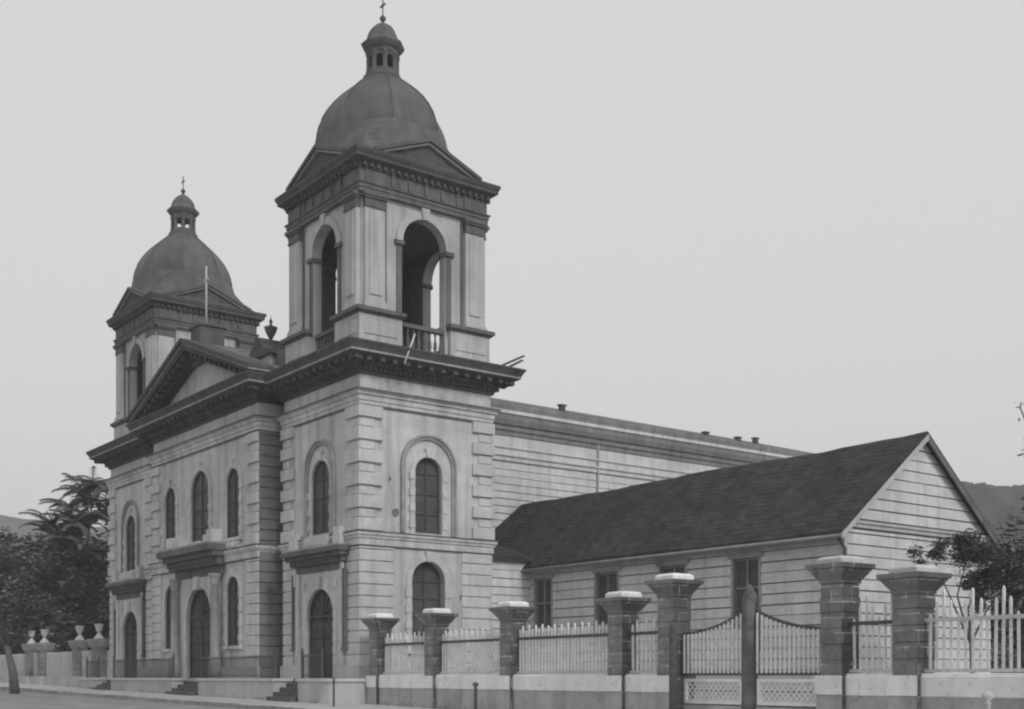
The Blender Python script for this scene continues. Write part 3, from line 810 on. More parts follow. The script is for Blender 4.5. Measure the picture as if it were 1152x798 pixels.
# low aisle behind the right tower
m = MB(); m.box(NX, -.33, 6.0, 9.6, .1, 5.8)
ais = m.build('side_aisle', 'boards_dark', church)
m = MB(); boardwall(m, frame(-.33, 6.05, PI / 2), .1, 3.2, .3, 5.95, h=.345); m.build('board_siding', 'boards', ais, fixn=False)
m = MB(); fr = frame(0, 10.6, PI)
m.prism([(.1, 5.98), (.1, 5.86), (6.2, 7.32), (6.2, 7.46)], 0, 4.5, frame(0, 6.07, PI))
m.v = [(x, y, z) for x, y, z in m.v]
m.build('roof', 'shingle', ais)

# ================================================================= ANNEX
YA, YB = 8.34, 16.5; XA, XB = NX, 15.62
annex = empty('clapboard_annex', (5, 12.4, .1))
tag(annex, 'low clapboard annex with steep dark shingle roof and gable end, right of the church', 'building')
ym = (YA + YB) / 2; ze = 5.80; sl = .80; zr = ze + sl * (ym - YA)
AF = frame(0, YA, 0); AG = frame(XB, YA, PI / 2)
wn = [(.02, 1.1), (3.85, 5.1), (7.45, 8.7), (11.0, 12.15)]
m = MB()
m.plate([(XA + .1, .1), (XB - .06, .1), (XB - .06, ze), (XA + .1, ze)], [[(a, 3.1), (a, 5.1), (b, 5.1), (b, 3.1)] for a, b in wn], -.2, -.03, AF)
m.prism([(.03, .1), (YB - YA - .03, .1), (YB - YA - .03, ze - .02), ((YB - YA) / 2, zr - .05), (.03, ze - .02)], -.2, -.03, AG)
m.box(XA, XB - .1, YB - .2, YB, .1, ze)
m.build('wall', 'boards_dark', annex)
m = MB()
boardwall(m, AF, -.3, XB - .02, .25, ze - .02, [(a - .1, b + .1, 2.95, 5.28) for a, b in wn], h=.36)
hwid = YB - YA
def topf(z):
    if z <= ze: return (0.0, hwid)
    d_ = (z - ze) / sl; return (d_, hwid - d_)
boardwall(m, AG, 0, hwid, .25, ze, h=.36)
boardwall(m, AG, 0, hwid, ze + .3, zr - .02, h=.36, top=topf)
m.build('board_siding', 'boards', annex, fixn=False)
m = MB()   # corner boards, frieze, gable trim
m.box(XB - .16, XB + .055, .1, ze - .05, -.04, .05, AF); m.box(-.045, .12, .1, ze - .03, .0, .05, AG)
m.box(-.3, XB + .0, ze - .36, ze - .1, -.02, .045, AF)
m.box(.08, hwid - .08, ze + .01, ze + .2, -.05, .10, AG)
m.box(.2, hwid - .2, ze + .14, ze + .22, -.05, .16, AG)
m.build('corner_trim', 'terrace', annex)
for a, b in wn:
    f = MB(); f.box(a, b, 3.1, 5.1, -.16, -.12, AF)
    wo = f.build('window', 'glass', annex)
    f = MB()
    for u in (a, b, (a + b) / 2): f.box(max(a, u - .04), min(b, u + .04), 3.1, 5.1, -.12, -.05, AF)
    for z in (3.12, 4.1, 5.06): f.box(a, b, z - .03, z + .04, -.12, -.06, AF)
    f.build('window_frame', 'boards_dark', wo)
    f = MB(); f.box(a - .1, a, 2.95, 5.12, -.06, .05, AF); f.box(b, b + .1, 2.95, 5.12, -.06, .05, AF)
    f.box(a - .2, b + .2, 5.12, 5.3, -.06, .09, AF); f.box(a - .15, b + .15, 2.9, 3.1, -.1, .1, AF)
    f.build('window_casing', 'trim', wo)
ov = .42; vo = .24
m = MB()
GF = frame(XB + vo, YA, PI / 2); Lr = XB + vo + 6.2
th = .13
for sg in (0, 1):
    Y = lambda yy: yy if sg == 0 else hwid - yy
    o_ = ov if sg == 0 else .06
    m.prism([(Y(-o_), ze - sl * o_ + .02), (Y(-o_), ze - sl * o_ + .02 + th), (hwid / 2, zr + .02 + th), (hwid / 2, zr + .02)], -Lr, 0, GF)
# shingle butt courses
nc = 20
for sg in (0, 1):
    for i in range(nc):
        o_ = ov if sg == 0 else .06
        s0 = -o_ + (hwid / 2 + o_) * i / nc; s1 = -o_ + (hwid / 2 + o_) * (i + 1) / nc
        Y = lambda yy: yy if sg == 0 else hwid - yy
        zf = lambda yy: ze + sl * yy + .02 + th
        m.prism([(Y(s0), zf(s0) + .002), (Y(s0), zf(s0) + .018), (Y(s1), zf(s1) + .005), (Y(s1), zf(s1) + .002)], -Lr, 0, GF)
ro = m.build('roof', 'shingle', annex)
bm = bmesh.new(); bm.from_mesh(ro.data)
for i in range(1, 26):
    bmesh.ops.bisect_plane(bm, geom=bm.verts[:] + bm.edges[:] + bm.faces[:], plane_co=(-10.9 + i * 21.8 / 26, 0, 0), plane_no=(1, 0, 0))
for v in bm.verts:      # slight sag of an old roof
    x = v.co.x; v.co.z += .035 * math.sin(x * .55 + 1) + .018 * math.sin(x * 1.7 + v.co.y * .8) + .01 * math.sin(x * 4.1 + 2)
bm.to_mesh(ro.data); bm.free()
m = MB()
for sg in (0, 1):
    Y = lambda yy: yy if sg == 0 else hwid - yy
    o_ = ov if sg == 0 else .06
    m.prism([(Y(-o_ - .02), ze - sl * o_ - (.1, .16)[sg]), (Y(-o_ - .02), ze - sl * o_ + .07), (hwid / 2, zr + .07), (hwid / 2, zr - (.12, .18)[sg])], .002, .05, GF, sg)
m.build('bargeboard', ['terrace', 'belfry_trim'], annex)
m = MB(); m.tube([(XA + .5, YA - ov - .04, ze - sl * ov + .0), (XB + vo, YA - ov - .04, ze - sl * ov + .0)], .07, 6)
m.build('gutter', 'boards_dark', annex)
m = MB(); m.tube([(XB + .1, YA - ov, ze - .35), (XB + .12, YA - .1, ze - .7), (XB + .12, YA - .1, 3.0), (XB + .12, YA - .1, .3)], .06, 6)
m.build('downpipe', 'iron', annex)

# ================================================================= TERRACE, STEPS, RAILS
TY = -1.55
segs = []
doors_x = [(-23.55, 1.0), (-12.88, 1.45), (-3.0, 1.0)]
xs = [-27.35] + [v for c, h in doors_x for v in (c - h, c + h)] + [.9]
wname = 'church_terrace'
ter = empty(wname, (-13, -1, .1)); tag(ter, 'raised plastered terrace with pale coping running along the church front', 'terrace')
for i in range(0, len(xs), 2):
    a, b = xs[i], xs[i + 1]
    pts = [(a, TY), (b, TY), (b, .1), (a, .1)]
    if i == len(xs) - 2:
        pts = [(a, TY), (b - 1.0, TY)] + [(b - 1.0 + 1.0 * math.sin(PI / 2 * k / 8), TY + 1.0 - 1.0 * math.cos(PI / 2 * k / 8)) for k in range(1, 9)] + [(b, .1), (a, .1)]
    m = MB(); n_ = len(pts)
    m.add([(x, y, -.1) for x, y in pts] + [(x, y, TOP - .12) for x, y in pts], [tuple(range(n_, 2 * n_))] + [(k, (k + 1) % n_, n_ + (k + 1) % n_, n_ + k) for k in range(n_)])
    m.build('terrace_wall', 'terrace', ter)
    m = MB(); m.sweep(pts, [(0, 0), (.07, .01), (.07, .11), (0.0, .12)], True, 0, TOP - .12, caps=False)
    m.add([(x, y, TOP - .001) for x, y in pts], [tuple(range(n_))])
    m.build('coping', 'terrace_cap', ter)
for (c, h), lb in zip(doors_x, ('leading up to the far left tower door', 'leading up to the wide central portal', 'leading up to the right tower door')):
    m = MB(); nst = 5; hgt = TOP - gz(c); dp = 1.45
    for k in range(nst):
        m.box(c - h + .02, c + h - .02, TY - .35 + dp * k / nst, .12, -.1, gz(c) + hgt * (k + 1) / nst - (.004 if k == nst - 1 else 0))
    if c == -12.88: m.v = [(x, min(y, -.75), z) for x, y, z in m.v]
    tag(m.build('stone_steps', 'step', bevel=.015), 'worn dark stone steps ' + lb, 'steps', 'stone steps set into the terrace')
def railing(x0, x1, label):
    r = empty('terrace_railing', ((x0 + x1) / 2, TY + .12, TOP)); y = TY + .12
    tag(r, label, 'railing', 'low iron railings on the terrace')
    m = MB(); m.box(x0, x1, y - .015, y + .015, TOP + .82, TOP + .86); m.box(x0, x1, y - .015, y + .015, TOP + .1, TOP + .13)
    m.build('rail', 'iron', r)
    m = MB(); n = int((x1 - x0) / .12)
    for i in range(n + 1):
        x = x0 + (x1 - x0) * i / n; m.box(x - .009, x + .009, y - .009, y + .009, TOP, TOP + .93)
    m.build('balusters', 'iron', r)
    for x in (x0, x1):
        m = MB(); m.box(x - .035, x + .035, y - .04, y + .04, TOP, TOP + 1.05); m.lathe(x, y, [(0.01, TOP + 1.04), (.05, TOP + 1.1), (.0, TOP + 1.17)], 8)
        m.build('rail_post', 'iron', r)
railing(-26.6, -24.7, 'short low iron railing left of the far tower steps')
railing(-22.4, -14.5, 'low iron railing between the far tower steps and the central steps')
railing(-11.3, -4.15, 'low iron railing between the central steps and the right tower steps')
railing(-1.85, -.3, 'short low iron railing right of the near tower steps')

# ================================================================= FENCE ON THE RIGHT
def fy(x): return .12 - .058 * x
FANG = math.atan(-.058)
def make_pillar(h, pale):
    x, y = 0, 0
    r = empty('fence_pillar', (0, 0, 0))
    z0 = -.25; zb = 1.12; zc = 1.10 + h
    m = MB(); w0 = .30
    # shaft: front (-Y) takes the paler colour, other faces the darker brick
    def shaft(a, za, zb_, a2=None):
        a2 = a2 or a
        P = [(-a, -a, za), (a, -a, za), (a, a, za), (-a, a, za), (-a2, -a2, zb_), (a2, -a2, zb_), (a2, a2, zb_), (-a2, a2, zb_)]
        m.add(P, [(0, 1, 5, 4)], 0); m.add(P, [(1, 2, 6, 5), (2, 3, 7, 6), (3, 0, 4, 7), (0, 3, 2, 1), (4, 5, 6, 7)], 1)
    z_ = zb - .01; shaft(w0 - .02, z_, zc - .43)
    while z_ < zc - .45:
        e_ = min(z_ + .345, zc - .42); shaft(w0 + random.uniform(-.008, .010), z_ + .008, e_ - .008); z_ = e_
    s_ = m.build('shaft', ['brick_pale', 'brick'], r, org=(0, 0, zb), bevel=.012, fixn=False)
    m = MB(); shaft(.36, z0, .70); m.build('pier_base', ['plaster_base', 'brick'], r, org=(0, 0, z0))
    m = MB(); shaft(.385, .70, zb); m.build('painted_band', ['white', 'brick'], r, org=(0, 0, .7))
    m = MB(); shaft(w0 + .02, zc - .42, zc - .36); shaft(w0 + .02, zc - .36, zc - .1, .5); shaft(.53, zc - .1, zc)
    m.build('capital', ['brick_pale', 'brick'], r, org=(0, 0, zc - .42))
    m = MB(); P = [(-.36, -.36), (.36, -.36), (.36, .36), (-.36, .36)]
    m.add([(x_, y_, zc) for x_, y_ in P] + [(x_, y_, zc + .12) for x_, y_ in P] + [(x_ * .8, y_ * .8, zc + .17) for x_, y_ in P],
          [(0, 1, 5, 4), (1, 2, 6, 5), (2, 3, 7, 6), (3, 0, 4, 7), (4, 5, 9, 8), (5, 6, 10, 9), (6, 7, 11, 10), (7, 4, 8, 11), (8, 9, 10, 11)])
    m.build('cap_slab', 'white' if pale else 'terrace_cap', r, org=(0, 0, zc), bevel=.02)
    return r
pl = [(1.4, 'n', 'dark brick fence pillar nearest the church tower corner'),
      (5.45, 'n', 'dark brick fence pillar in front of the arched lower side window of the tower'),
      (10.05, 'n', 'dark brick fence pillar in front of the gap between tower and annex'),
      (15.4, 'n', 'shorter dark brick fence pillar just left of the tall gate pillar'),
      (17.45, 'g', 'tall dark brick gate pillar on the left side of the double gate'),
      (22.9, 'g', 'tall dark brick gate pillar on the right side of the double gate'),
      (24.85, 'n', 'dark brick fence pillar right of the right gate pillar, before the open picket bay')]

for x, kd, lb in pl:
    o = make_pillar(2.11 if kd == 'n' else 2.45, x < 18)
    o.name = 'fence_pillar' if kd == 'n' else 'gate_pillar'
    o.location = (x, fy(x), 0); o.rotation_euler = (0, 0, FANG)
    tag(o, lb, 'pillar', 'brick pillars of the street fence')

def fence_bay(xa, xb, label):
    """low wall + pale picket panel between two pillars"""
    L = math.hypot(xb - xa, fy(xb) - fy(xa)); fr = frame(xa, fy(xa), FANG)
    r = empty('picket_fence', ((xa + xb) / 2, fy((xa + xb) / 2), 0)); tag(r, label, 'fence', 'picket fence bays between the brick pillars')
    a, b = .30, L - .30
    m = MB(); m.box(a, b, -.3, .68, -.24, .24, fr); m.build('base_wall', 'plaster_base', r)
    m = MB(); m.box(a, b, .68, 1.12, -.27, .27, fr); m.box(a + .02, b - .02, 1.12, 1.16, -.2, .2, fr); m.build('painted_band', 'white', r, bevel=.02)
    m = MB(); m.box(a, b, 2.20, 2.28, .02, .07, fr); m.build('rail', 'iron' if xa < 24 else 'white_dirty', r)
    m = MB(); m.box(a, b, 1.18, 1.25, .02, .06, fr); m.build('bottom_rail', 'white_dirty', r)
    m = MB(); n = int((b - a) / .163); hs = [2.36, 2.62, 2.86, 2.62] if xa > 20 else [2.50, 2.62, 2.52, 2.64]
    for i in range(n):
        u = a + .1 + (b - a - .2) * i / (n - 1); hh = hs[i % 4] + random.uniform(-.025, .025); t = random.uniform(-.022, .022)
        hw_ = .029 if xa < 20 else .023; V = [(-hw_, 1.18), (hw_, 1.18), (hw_ + t, hh - .06), (t, hh), (-hw_ + t, hh - .06)]
        if random.random() < .015: continue
        m.prism([(u + p, z) for p, z in V], -.025, .018, fr)
    m.build('pickets', 'picket', r)
fence_bay(1.4, 5.45, 'picket fence bay nearest the church, ending at the tower corner')
fence_bay(5.45, 10.05, 'second picket fence bay from the church, in front of the tower side wall')
fence_bay(10.05, 15.4, 'long picket fence bay in front of the annex windows, left of the gate')
fence_bay(15.4, 17.45, 'very short picket fence bay between the shorter pillar and the left gate pillar')
fence_bay(22.9, 24.85, 'narrow picket fence bay just right of the right gate pillar')
fence_bay(24.85, 30.0, 'open see-through picket fence bay at the right edge of the photo')

# ---- double gate
gate = empty('double_gate', (20.2, fy(20.2), 0)); tag(gate, 'double driveway gate with sweeping top rails and weathered centre post', 'gate')
fr = frame(17.45, fy(17.45), FANG); L = 5.46; mid = 2.72
def toprail(u, lo, hi):   # 0 at pillar, 1 at centre post
    return 2.12 + .48 * (u ** 2.0)
for sg in (-1, 1):
    uA = .36 if sg < 0 else L - .36; uB = mid - .2 if sg < 0 else mid + .2
    m = MB(); n = 12
    pts = [(uA + (uB - uA) * i / n, toprail(i / n, 0, 0)) for i in range(n + 1)]
    m.band([(u, z) for u, z in pts], [(u, z + .09) for u, z in pts], -.03, .03, fr)
    m.box(*sorted((uA, uB)), 1.12, 1.2, -.03, .03, fr)
    m.box(*sorted((uA, uA + (.07 if sg < 0 else -.07))), 1.12, 2.2, -.032, .032, fr); m.box(*sorted((uB, uB + (-.07 if sg < 0 else .07))), 1.12, 2.62, -.032, .032, fr)
    lf = m.build('gate_leaf', 'iron', gate)
    m = MB(); k = 15
    for i in range(k):
        t = (i + .5) / k; u = uA + (uB - uA) * t; zt = toprail(t, 0, 0)
        m.box(u - .024, u + .024, 1.17, zt + .03, .03, .062, fr)
    m.build('pickets', 'picket', lf)
    # lower lattice panel
    a, b = sorted((uA, uB)); a += .05; b -= .05
    m = MB(); z0, z1 = .42, 1.04
    m.box(a, b, z1 - .08, z1, -.04, .04, fr); m.box(a, b, z0, z0 + .08, -.04, .04, fr); m.box(a, a + .08, z0 + .08, z1 - .08, -.04, .04, fr); m.box(b - .08, b, z0 + .08, z1 - .08, -.04, .04, fr)
    pf = m.build('panel_frame', 'white', gate)
    m = MB(); u0, u1 = a + .08, b - .08; zz0, zz1 = z0 + .08, z1 - .08; H = zz1 - zz0
    s = -H
    while s < (u1 - u0):
        for dr in (1, -1):
            p0, p1 = s, s + H
            q0, q1 = max(0, p0), min(u1 - u0, p1)
            if q1 - q0 > .04:
                za_, zb_ = zz0 + (q0 - p0), zz0 + (q1 - p0)
                if dr < 0: za_, zb_ = zz1 - (q0 - p0), zz1 - (q1 - p0)
                m.prism([(u0 + q0, za_ - .02), (u0 + q1, zb_ - .02), (u0 + q1, zb_ + .02), (u0 + q0, za_ + .02)], -.012 + .014 * dr, .0 + .014 * dr, fr)
        s += .17
    m.build('lattice', 'white', pf)
    m = MB(); m.box(a, b, -.3, .38, -.1, .06, fr); m.build('kick_board', 'plaster_base', gate)
m = MB(); p = fr(mid, 0, .02)
m.lathe(p[0], p[1], [(.2, -.3), (.2, .6), (.185, 2.0), (.18, 2.85), (.17, 3.0), (.10, 3.15), (.03, 3.28)], 10)
m.build('centre_post', 'post_wood', gate)
for du in (-.25, .25):
    m = MB(); m.box(mid + du - .035, mid + du + .035, 1.7, 2.95, -.06, .0, fr); m.build('post_cleat', 'post_wood', gate)
m = MB(); p = fr(.50, 0, .48); m.lathe(p[0], p[1], [(.10, -.3), (.10, 1.0), (.085, 2.3), (.06, 2.42), (.02, 2.47)], 8)
tag(m.build('hitching_post', 'iron'), 'dark iron post standing against the left gate pillar', 'post')

# small things along the pavement
def bollard(name, px, d, ztop, rad, lb, cat, mt='iron', ball=True):
    x, y = atpx(px, d); m = MB(); z0 = -.3
    pr = [(rad, z0), (rad, ztop - .22), (rad * 1.3, ztop - .2)]
    if ball: pr += [(rad * .8, ztop - .17), (rad * 2.0, ztop - .09), (rad * 1.6, ztop - .02), (0.01, ztop + .01)]
    else: pr += [(rad * 1.3, ztop - .05), (.01, ztop)]
    m.lathe(x, y, pr, 10)
    return tag(m.build(name, mt), lb, cat)
bollard('hitching_post', 535, 38, .92, .05, 'short dark post with round ball head standing before the second fence bay', 'post')
bollard('hitching_post', 375.5, 42.0, 1.05, .035, 'thin dark post on the pavement before the right end of the terrace', 'post', ball=False)
bollard('marker_stake', 1111, 21.5, .83, .05, 'small stake with pale tapered top at the foot of the open picket bay', 'stake', mt='white_dirty', ball=True)

# loose planks on the tower cornice
for i, (y0, dy, z) in enumerate(((6.35, .25, 13.50), (6.85, .1, 13.50))):
    m = MB(); fr = frame(-1.2, y0, R_(-4 + 30 * 0) + dy * .6)
    m.box(0, 2.75 - .45 * i, z, z + .035, -.06, .06, fr)
    m.v = [(x, y, zz + (x + 1.2) * .10) for x, y, zz in m.v]
    tag(m.build('loose_plank', 'trim'), ['longer loose plank jutting past the back corner of the tower cornice', 'shorter loose plank lying beside the longer one on the cornice'][i], 'plank', 'loose planks on the tower cornice')
m = MB(); m.tube([(1.12, 1.25, 12.75), (.75, 1.95, 14.05)], .035, 6)
tag(m.build('leaning_pole', 'white_dirty'), 'thin pale pole leaning across the tower cornice below the belfry balustrade', 'pole')

# weeds and litter along the foot of the walls and the kerb
m = MB(); rnd = random.Random(77)
def tuft(x, y, z, sc):
    for _ in range(rnd.randint(5, 12)):
        a = rnd.uniform(0, 6.28); hh = sc * rnd.uniform(.5, 1.2); dx, dy = math.cos(a) * hh * .5, math.sin(a) * hh * .5
        bx, by = x + rnd.uniform(-.06, .06), y + rnd.uniform(-.06, .06)
        m.add([(bx - dy * .05, by + dx * .05, z - .02), (bx + dy * .05, by - dx * .05, z - .02), (bx + dx, by + dy, z + hh)], [(0, 1, 2)])
for _ in range(150):
    x = rnd.uniform(-30, .5); tuft(x, TY - rnd.uniform(.02, .15), gz(x), rnd.uniform(.06, .2))
for _ in range(130):
    x = rnd.uniform(1, 30); tuft(x, fy(x) - .42 - rnd.uniform(0, .12), gz(x), rnd.uniform(.08, .26))
for _ in range(200):
    x = rnd.uniform(-60, 10); tuft(x, -4.8 - abs(rnd.gauss(0, .25)), gz(x) - .14, rnd.uniform(.05, .16))
tag(m.build('weeds', 'leaf2', fixn=False), 'small weeds along the foot of the walls and the kerb', 'weeds', kind='stuff')

# ================================================================= LEFT BOUNDARY
def left_pillar(x, y, lb, urn=True):
    r = empty('garden_pillar', (x, y, gz(x))); tag(r, lb, 'pillar', 'urn topped pillars left of the church')
    m = MB(); m.box(x - .42, x + .42, y - .42, y + .42, .0, 1.1); m.build('pier_base', 'terrace', r)
    m = MB(); m.box(x - .33, x + .33, y - .33, y + .33, 1.1, 2.75); m.build('shaft', 'brick_pale', r)
    m = MB(); m.sweep(rect(x - .33, x + .33, y - .33, y + .33), [(0, 2.7), (.06, 2.72), (.14, 2.95), (.18, 3.05), (.18, 3.15), (-.33, 3.2)], True); m.build('capital', 'trim', r)
    if urn:
        m = MB(); m.lathe(x, y, [(.30, 3.17), (.26, 3.24), (.13, 3.4), (.07, 3.5), (.08, 3.55), (.16, 3.62), (.2, 3.78), (.22, 3.92), (.27, 3.97), (.22, 3.99), (.05, 3.94)], 14); m.build('urn', 'urn', r)
lp = [(-28.0, 'pillar with white urn closest to the left church tower'), (-31.3, 'pillar with white urn second from the left church tower'),
      (-38.0, 'pillar with white urn under the tree, third from the left church tower'), (-40.7, 'pillar with white urn farthest from the church, near the street tree')]
for x, lb in lp: left_pillar(x, -.3, lb)
def left_wall(x0, x1, lb):
    r = empty('garden_wall', ((x0 + x1) / 2, -.3, .3)); tag(r, lb, 'wall', 'low garden wall bays left of the church')
    m = MB(); m.box(x0 + .33, x1 - .33, -.5, -.1, .0, 1.1); m.build('base_wall', 'terrace', r)
    m = MB(); x = x0 + .5
    while x < x1 - .4: m.box(x, x + .07, -.33, -.27, 1.1, 2.55); x += .2
    m.build('pickets', 'white_dirty', r)
    m = MB(); m.box(x0 + .33, x1 - .33, -.27, -.2, 2.2, 2.3); m.box(x0 + .33, x1 - .33, -.27, -.2, 1.25, 1.35); m.build('rail', 'trim', r)
left_wall(-31.3, -28.0, 'garden wall bay between the two urn pillars closest to the church')
left_wall(-38.0, -31.3, 'long garden wall bay in the shade of the big tree')
left_wall(-40.7, -38.0, 'short garden wall bay between the two farther urn pillars')
left_wall(-58, -40.7, 'garden wall bay running out of the photo at the left edge')

# ================================================================= TREES
def leafquad(m, c, s, rnd):
    a = rnd.uniform(0, 2 * PI); t = rnd.uniform(-1.1, 1.1)
    u = Vector((math.cos(a), math.sin(a), rnd.uniform(-.5, .35))).normalized(); v = u.cross(Vector((math.sin(t), .2, math.cos(t)))).normalized()
    c = Vector(c); L = s * rnd.uniform(.7, 1.5); Wd = L * rnd.uniform(.28, .5)
    m.add([c - u * L * .5, c + v * Wd * .5, c + u * L * .5, c - v * Wd * .5], [(0, 1, 2, 3)], 0 if rnd.random() < .6 else 1)
def tree(name, x, y, z0, h, blobs, trunk_r, lb, leaf=.32, dens=60, seed=1, trunk_h=None, group=None, lean=(0, 0), cat='tree'):
    """blobs: (dx,dy,z,rx,rz) foliage masses carried on limbs"""
    rnd = random.Random(seed)
    r = empty(name, (x, y, z0)); tag(r, lb, cat, group)
    th = trunk_h or h * .45; top = Vector((x + lean[0], y + lean[1], z0 + th))
    t = MB(); t.tube([(x, y, z0 - .3), (x + lean[0] * .3 + .08, y + lean[1] * .3, z0 + th * .4), tuple(top)], [trunk_r * 1.25, trunk_r, trunk_r * .7], 9)
    for bx, by, bz, rx, rz in blobs:
        e = Vector((x + bx, y + by, z0 + bz)); mdp = top.lerp(e, .5) + Vector((rnd.uniform(-.3, .3), rnd.uniform(-.3, .3), -.1 * h * .3))
        t.tube([tuple(top - Vector((0, 0, th * .15))), tuple(mdp), tuple(e)], [trunk_r * .5, trunk_r * .3, trunk_r * .1], 6)
    m = MB()
    for bx, by, bz, rx, rz in blobs:
        c0 = Vector((x + bx, y + by, z0 + bz)); n = int(dens * rx * rx * rz)
        # sub clumps give light/dark masses and gaps
        cl = []
        for _ in range(max(6, int(9 * rx))):
            d = Vector((rnd.gauss(0, 1), rnd.gauss(0, 1), rnd.gauss(0, 1))).normalized() * rnd.uniform(.35, 1.08)
            cl.append((c0 + Vector((d.x * rx, d.y * rx, d.z * rz)), rnd.uniform(.22, .5) * min(rx, 2.2)))
        for _ in range(n):
            c, rr = rnd.choice(cl); d = Vector((rnd.gauss(0, .5), rnd.gauss(0, .5), rnd.gauss(0, .42))) * rr
            leafquad(m, c + d, leaf, rnd)
        for c, rr in cl:
            if rnd.random() < .5: t.tube([tuple(c0), tuple(c)], [trunk_r * .1, .01], 4)
    t.build('trunk', 'bark', r)
    m.build('crown', ['leaf', 'leaf2'], r, fixn=False)
    return r
def fronds(root, pts, rnd, L=2.2):
    """ragged long compound leaves at the top of the tall tree"""
    m = MB()
    for c in pts:
        for k in range(11):
            a = 2 * PI * k / 11 + rnd.uniform(-.3, .3); el = rnd.uniform(-.1, 1.0); ln = L * rnd.uniform(.7, 1.1)
            prev = Vector(c); d = Vector((math.cos(a) * math.cos(el), math.sin(a) * math.cos(el), math.sin(el)))
            P = [prev]
            for s in range(6): d = (d + Vector((0, 0, -.17))).normalized(); prev = prev + d * ln / 6; P.append(prev)
            m.tube([tuple(p) for p in P], [.03] * 6 + [.008], 4)
            for s in range(1, 7):
                sd = d.cross(Vector((0, 0, 1))).normalized()
                for q in range(3):
                    for sg in (-1, 1):
                        b0 = P[s - 1].lerp(P[s], q / 3); e = b0 + (sd * sg * .55 + d * .3 + Vector((0, 0, -.25))) * ln * .34 * rnd.uniform(.7, 1.2) * (1.1 - s * .1)
                        w_ = d * .11
                        m.add([b0 - w_, b0 + w_, e], [(0, 1, 2)], 0)
    m.build('fronds', ['leaf', 'leaf2'], root, fixn=False)
rnd = random.Random(5)
tx, ty = atpx(98, 83)
tr = tree('broadleaf_tree', tx, ty, .3, 14, [(0, 0, 9.4, 2.7, 2.2), (1.5, 1.5, 11.6, 2.0, 1.5), (-2.2, -1, 6.6, 2.7, 2.2), (1.8, .8, 6.9, 2.3, 2.0), (-.5, .5, 12.6, 1.3, .9), (2.3, 1.4, 4.4, 2.3, 1.8), (-2.2, -.5, 10.6, 1.3, .9), (0, 0, 4.0, 2.9, 1.8)], .34,
          'tall ragged tree with drooping fronds against the left church tower', dens=230, seed=3, group='trees left of the church', leaf=.36)
P_ = []
for px, dd, z in ((78, 82, 12.4), (57, 81, 11.2), (92, 83, 13.6), (113, 82, 13.8), (100, 82, 11.8), (68, 81, 10.2), (84, 81, 11.2), (104, 84, 14.2)):
    a, b = atpx(px, dd); P_.append((a, b, z))
fronds(tr, P_, rnd, 2.3)
tx, ty = atpx(42, 92)
tree('broadleaf_tree', tx, ty, .4, 13, [(0, 0, 8.9, 3.3, 2.7), (-1.8, -1.8, 7.0, 3.0, 2.5), (2.0, 1.9, 6.9, 3.0, 2.5), (0, 0, 4.0, 3.6, 2.2), (1.6, 2.0, 10.4, 1.9, 1.3), (-2.8, -2.8, 4.2, 2.8, 2.0)], .34,
     'dense rounded tree behind the garden wall, middle of the left tree group', dens=190, seed=8, group='trees left of the church', leaf=.38)
tx, ty = atpx(-15, 104)
tree('broadleaf_tree', tx, ty, .4, 13, [(0, 0, 10.0, 3.6, 2.7), (2.4, 2, 7.4, 3.4, 2.9), (-2, -2, 7.4, 3.4, 2.7), (1, 1, 4.2, 3.8, 2.2)], .34,
     'broad tree cut by the left edge of the photo', dens=170, seed=14, group='trees left of the church', leaf=.4)
tx, ty = atpx(17, 60)
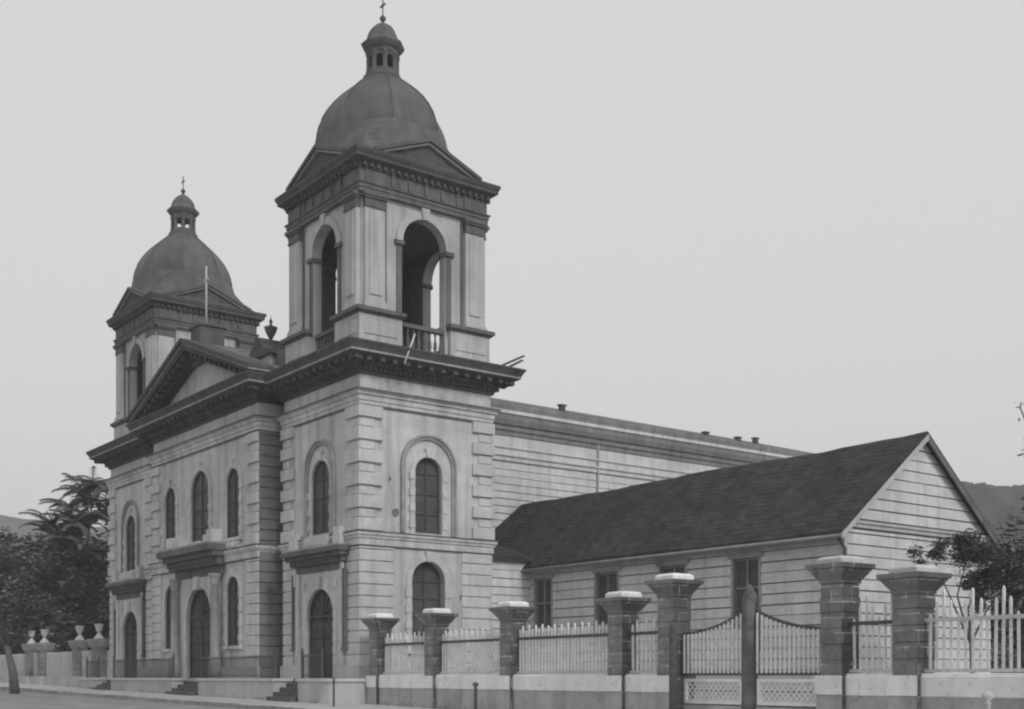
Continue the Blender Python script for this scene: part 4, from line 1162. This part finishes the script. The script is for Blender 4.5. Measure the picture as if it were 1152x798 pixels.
tree('street_tree', tx, ty, .4, 5.2, [(0, 0, 4.4, 1.4, 1.0), (-1.0, -.8, 3.8, 1.2, .8), (.8, .7, 3.6, 1.1, .8), (-1.4, -1, 4.8, 1.2, .8), (.3, .3, 5.0, 1.1, .7), (-.2, -.2, 2.9, 1.0, .5)], .2,
     'small forked street tree on the pavement at the far left', dens=420, seed=21, leaf=.22, trunk_h=2.2, lean=(-.3, -.3))
# right
tx, ty = atpx(1092, 36)
tree('slender_tree', tx, ty, 0, 6.2, [(0, 0, 4.9, .75, .6), (-.75, -.85, 4.7, .55, .4), (.3, .4, 4.2, .8, .7), (.1, .1, 3.5, .6, .55), (.7, .8, 3.9, .75, .8)], .08,
     'wispy small tree in front of the annex gable', dens=11000, seed=31, leaf=.11, trunk_h=2.4, group='trees right of the annex')
tx, ty = atpx(1150, 52)
tree('broadleaf_tree', tx, ty, 0, 8, [(0, 0, 6.4, 2.2, 1.9), (1.8, 2.2, 7.0, 2.4, 2.0), (-1.2, -1.6, 4.6, 2.0, 1.8), (1, 1, 3, 2.8, 1.9), (-1.5,-1.8,2.6,2.0,1.6)], .22,
     'dark bushy tree behind the open picket bay, at the right edge', dens=190, seed=35, group='trees right of the annex')
tx, ty = atpx(1215, 34)
r = tree('overhanging_tree', tx, ty, 0, 10, [(.2, .3, 8.8, .9, .8), (-1.0, -1.3, 8.5, .35, .3), (-.9, -1.1, 7.4, .3, .3), (.8, 1, 7.3, 1.1, 1.0)], .17,
     'tree outside the frame whose twigs reach in high at the right edge', dens=150, seed=41, leaf=.2, trunk_h=5.5, group='trees right of the annex')

# ================================================================= HAZE
def haze(density):
    m = bpy.data.materials.new('haze'); m.use_nodes = True; t = m.node_tree; t.nodes.clear()
    o = t.nodes.new('ShaderNodeOutputMaterial'); v = t.nodes.new('ShaderNodeVolumePrincipled')
    v.inputs['Color'].default_value = (1, 1, 1, 1); v.inputs['Density'].default_value = density; v.inputs['Anisotropy'].default_value = .2
    t.links.new(v.outputs[0], o.inputs['Volume']); M['haze'] = m
    b = MB(); b.box(-900, 300, -300, 900, -1.4, 92); h = b.build('haze', 'haze')
    tag(h, kind='stuff'); h['label'] = 'pale even haze in the air over the whole scene'; h['category'] = 'haze'
haze(.0009)
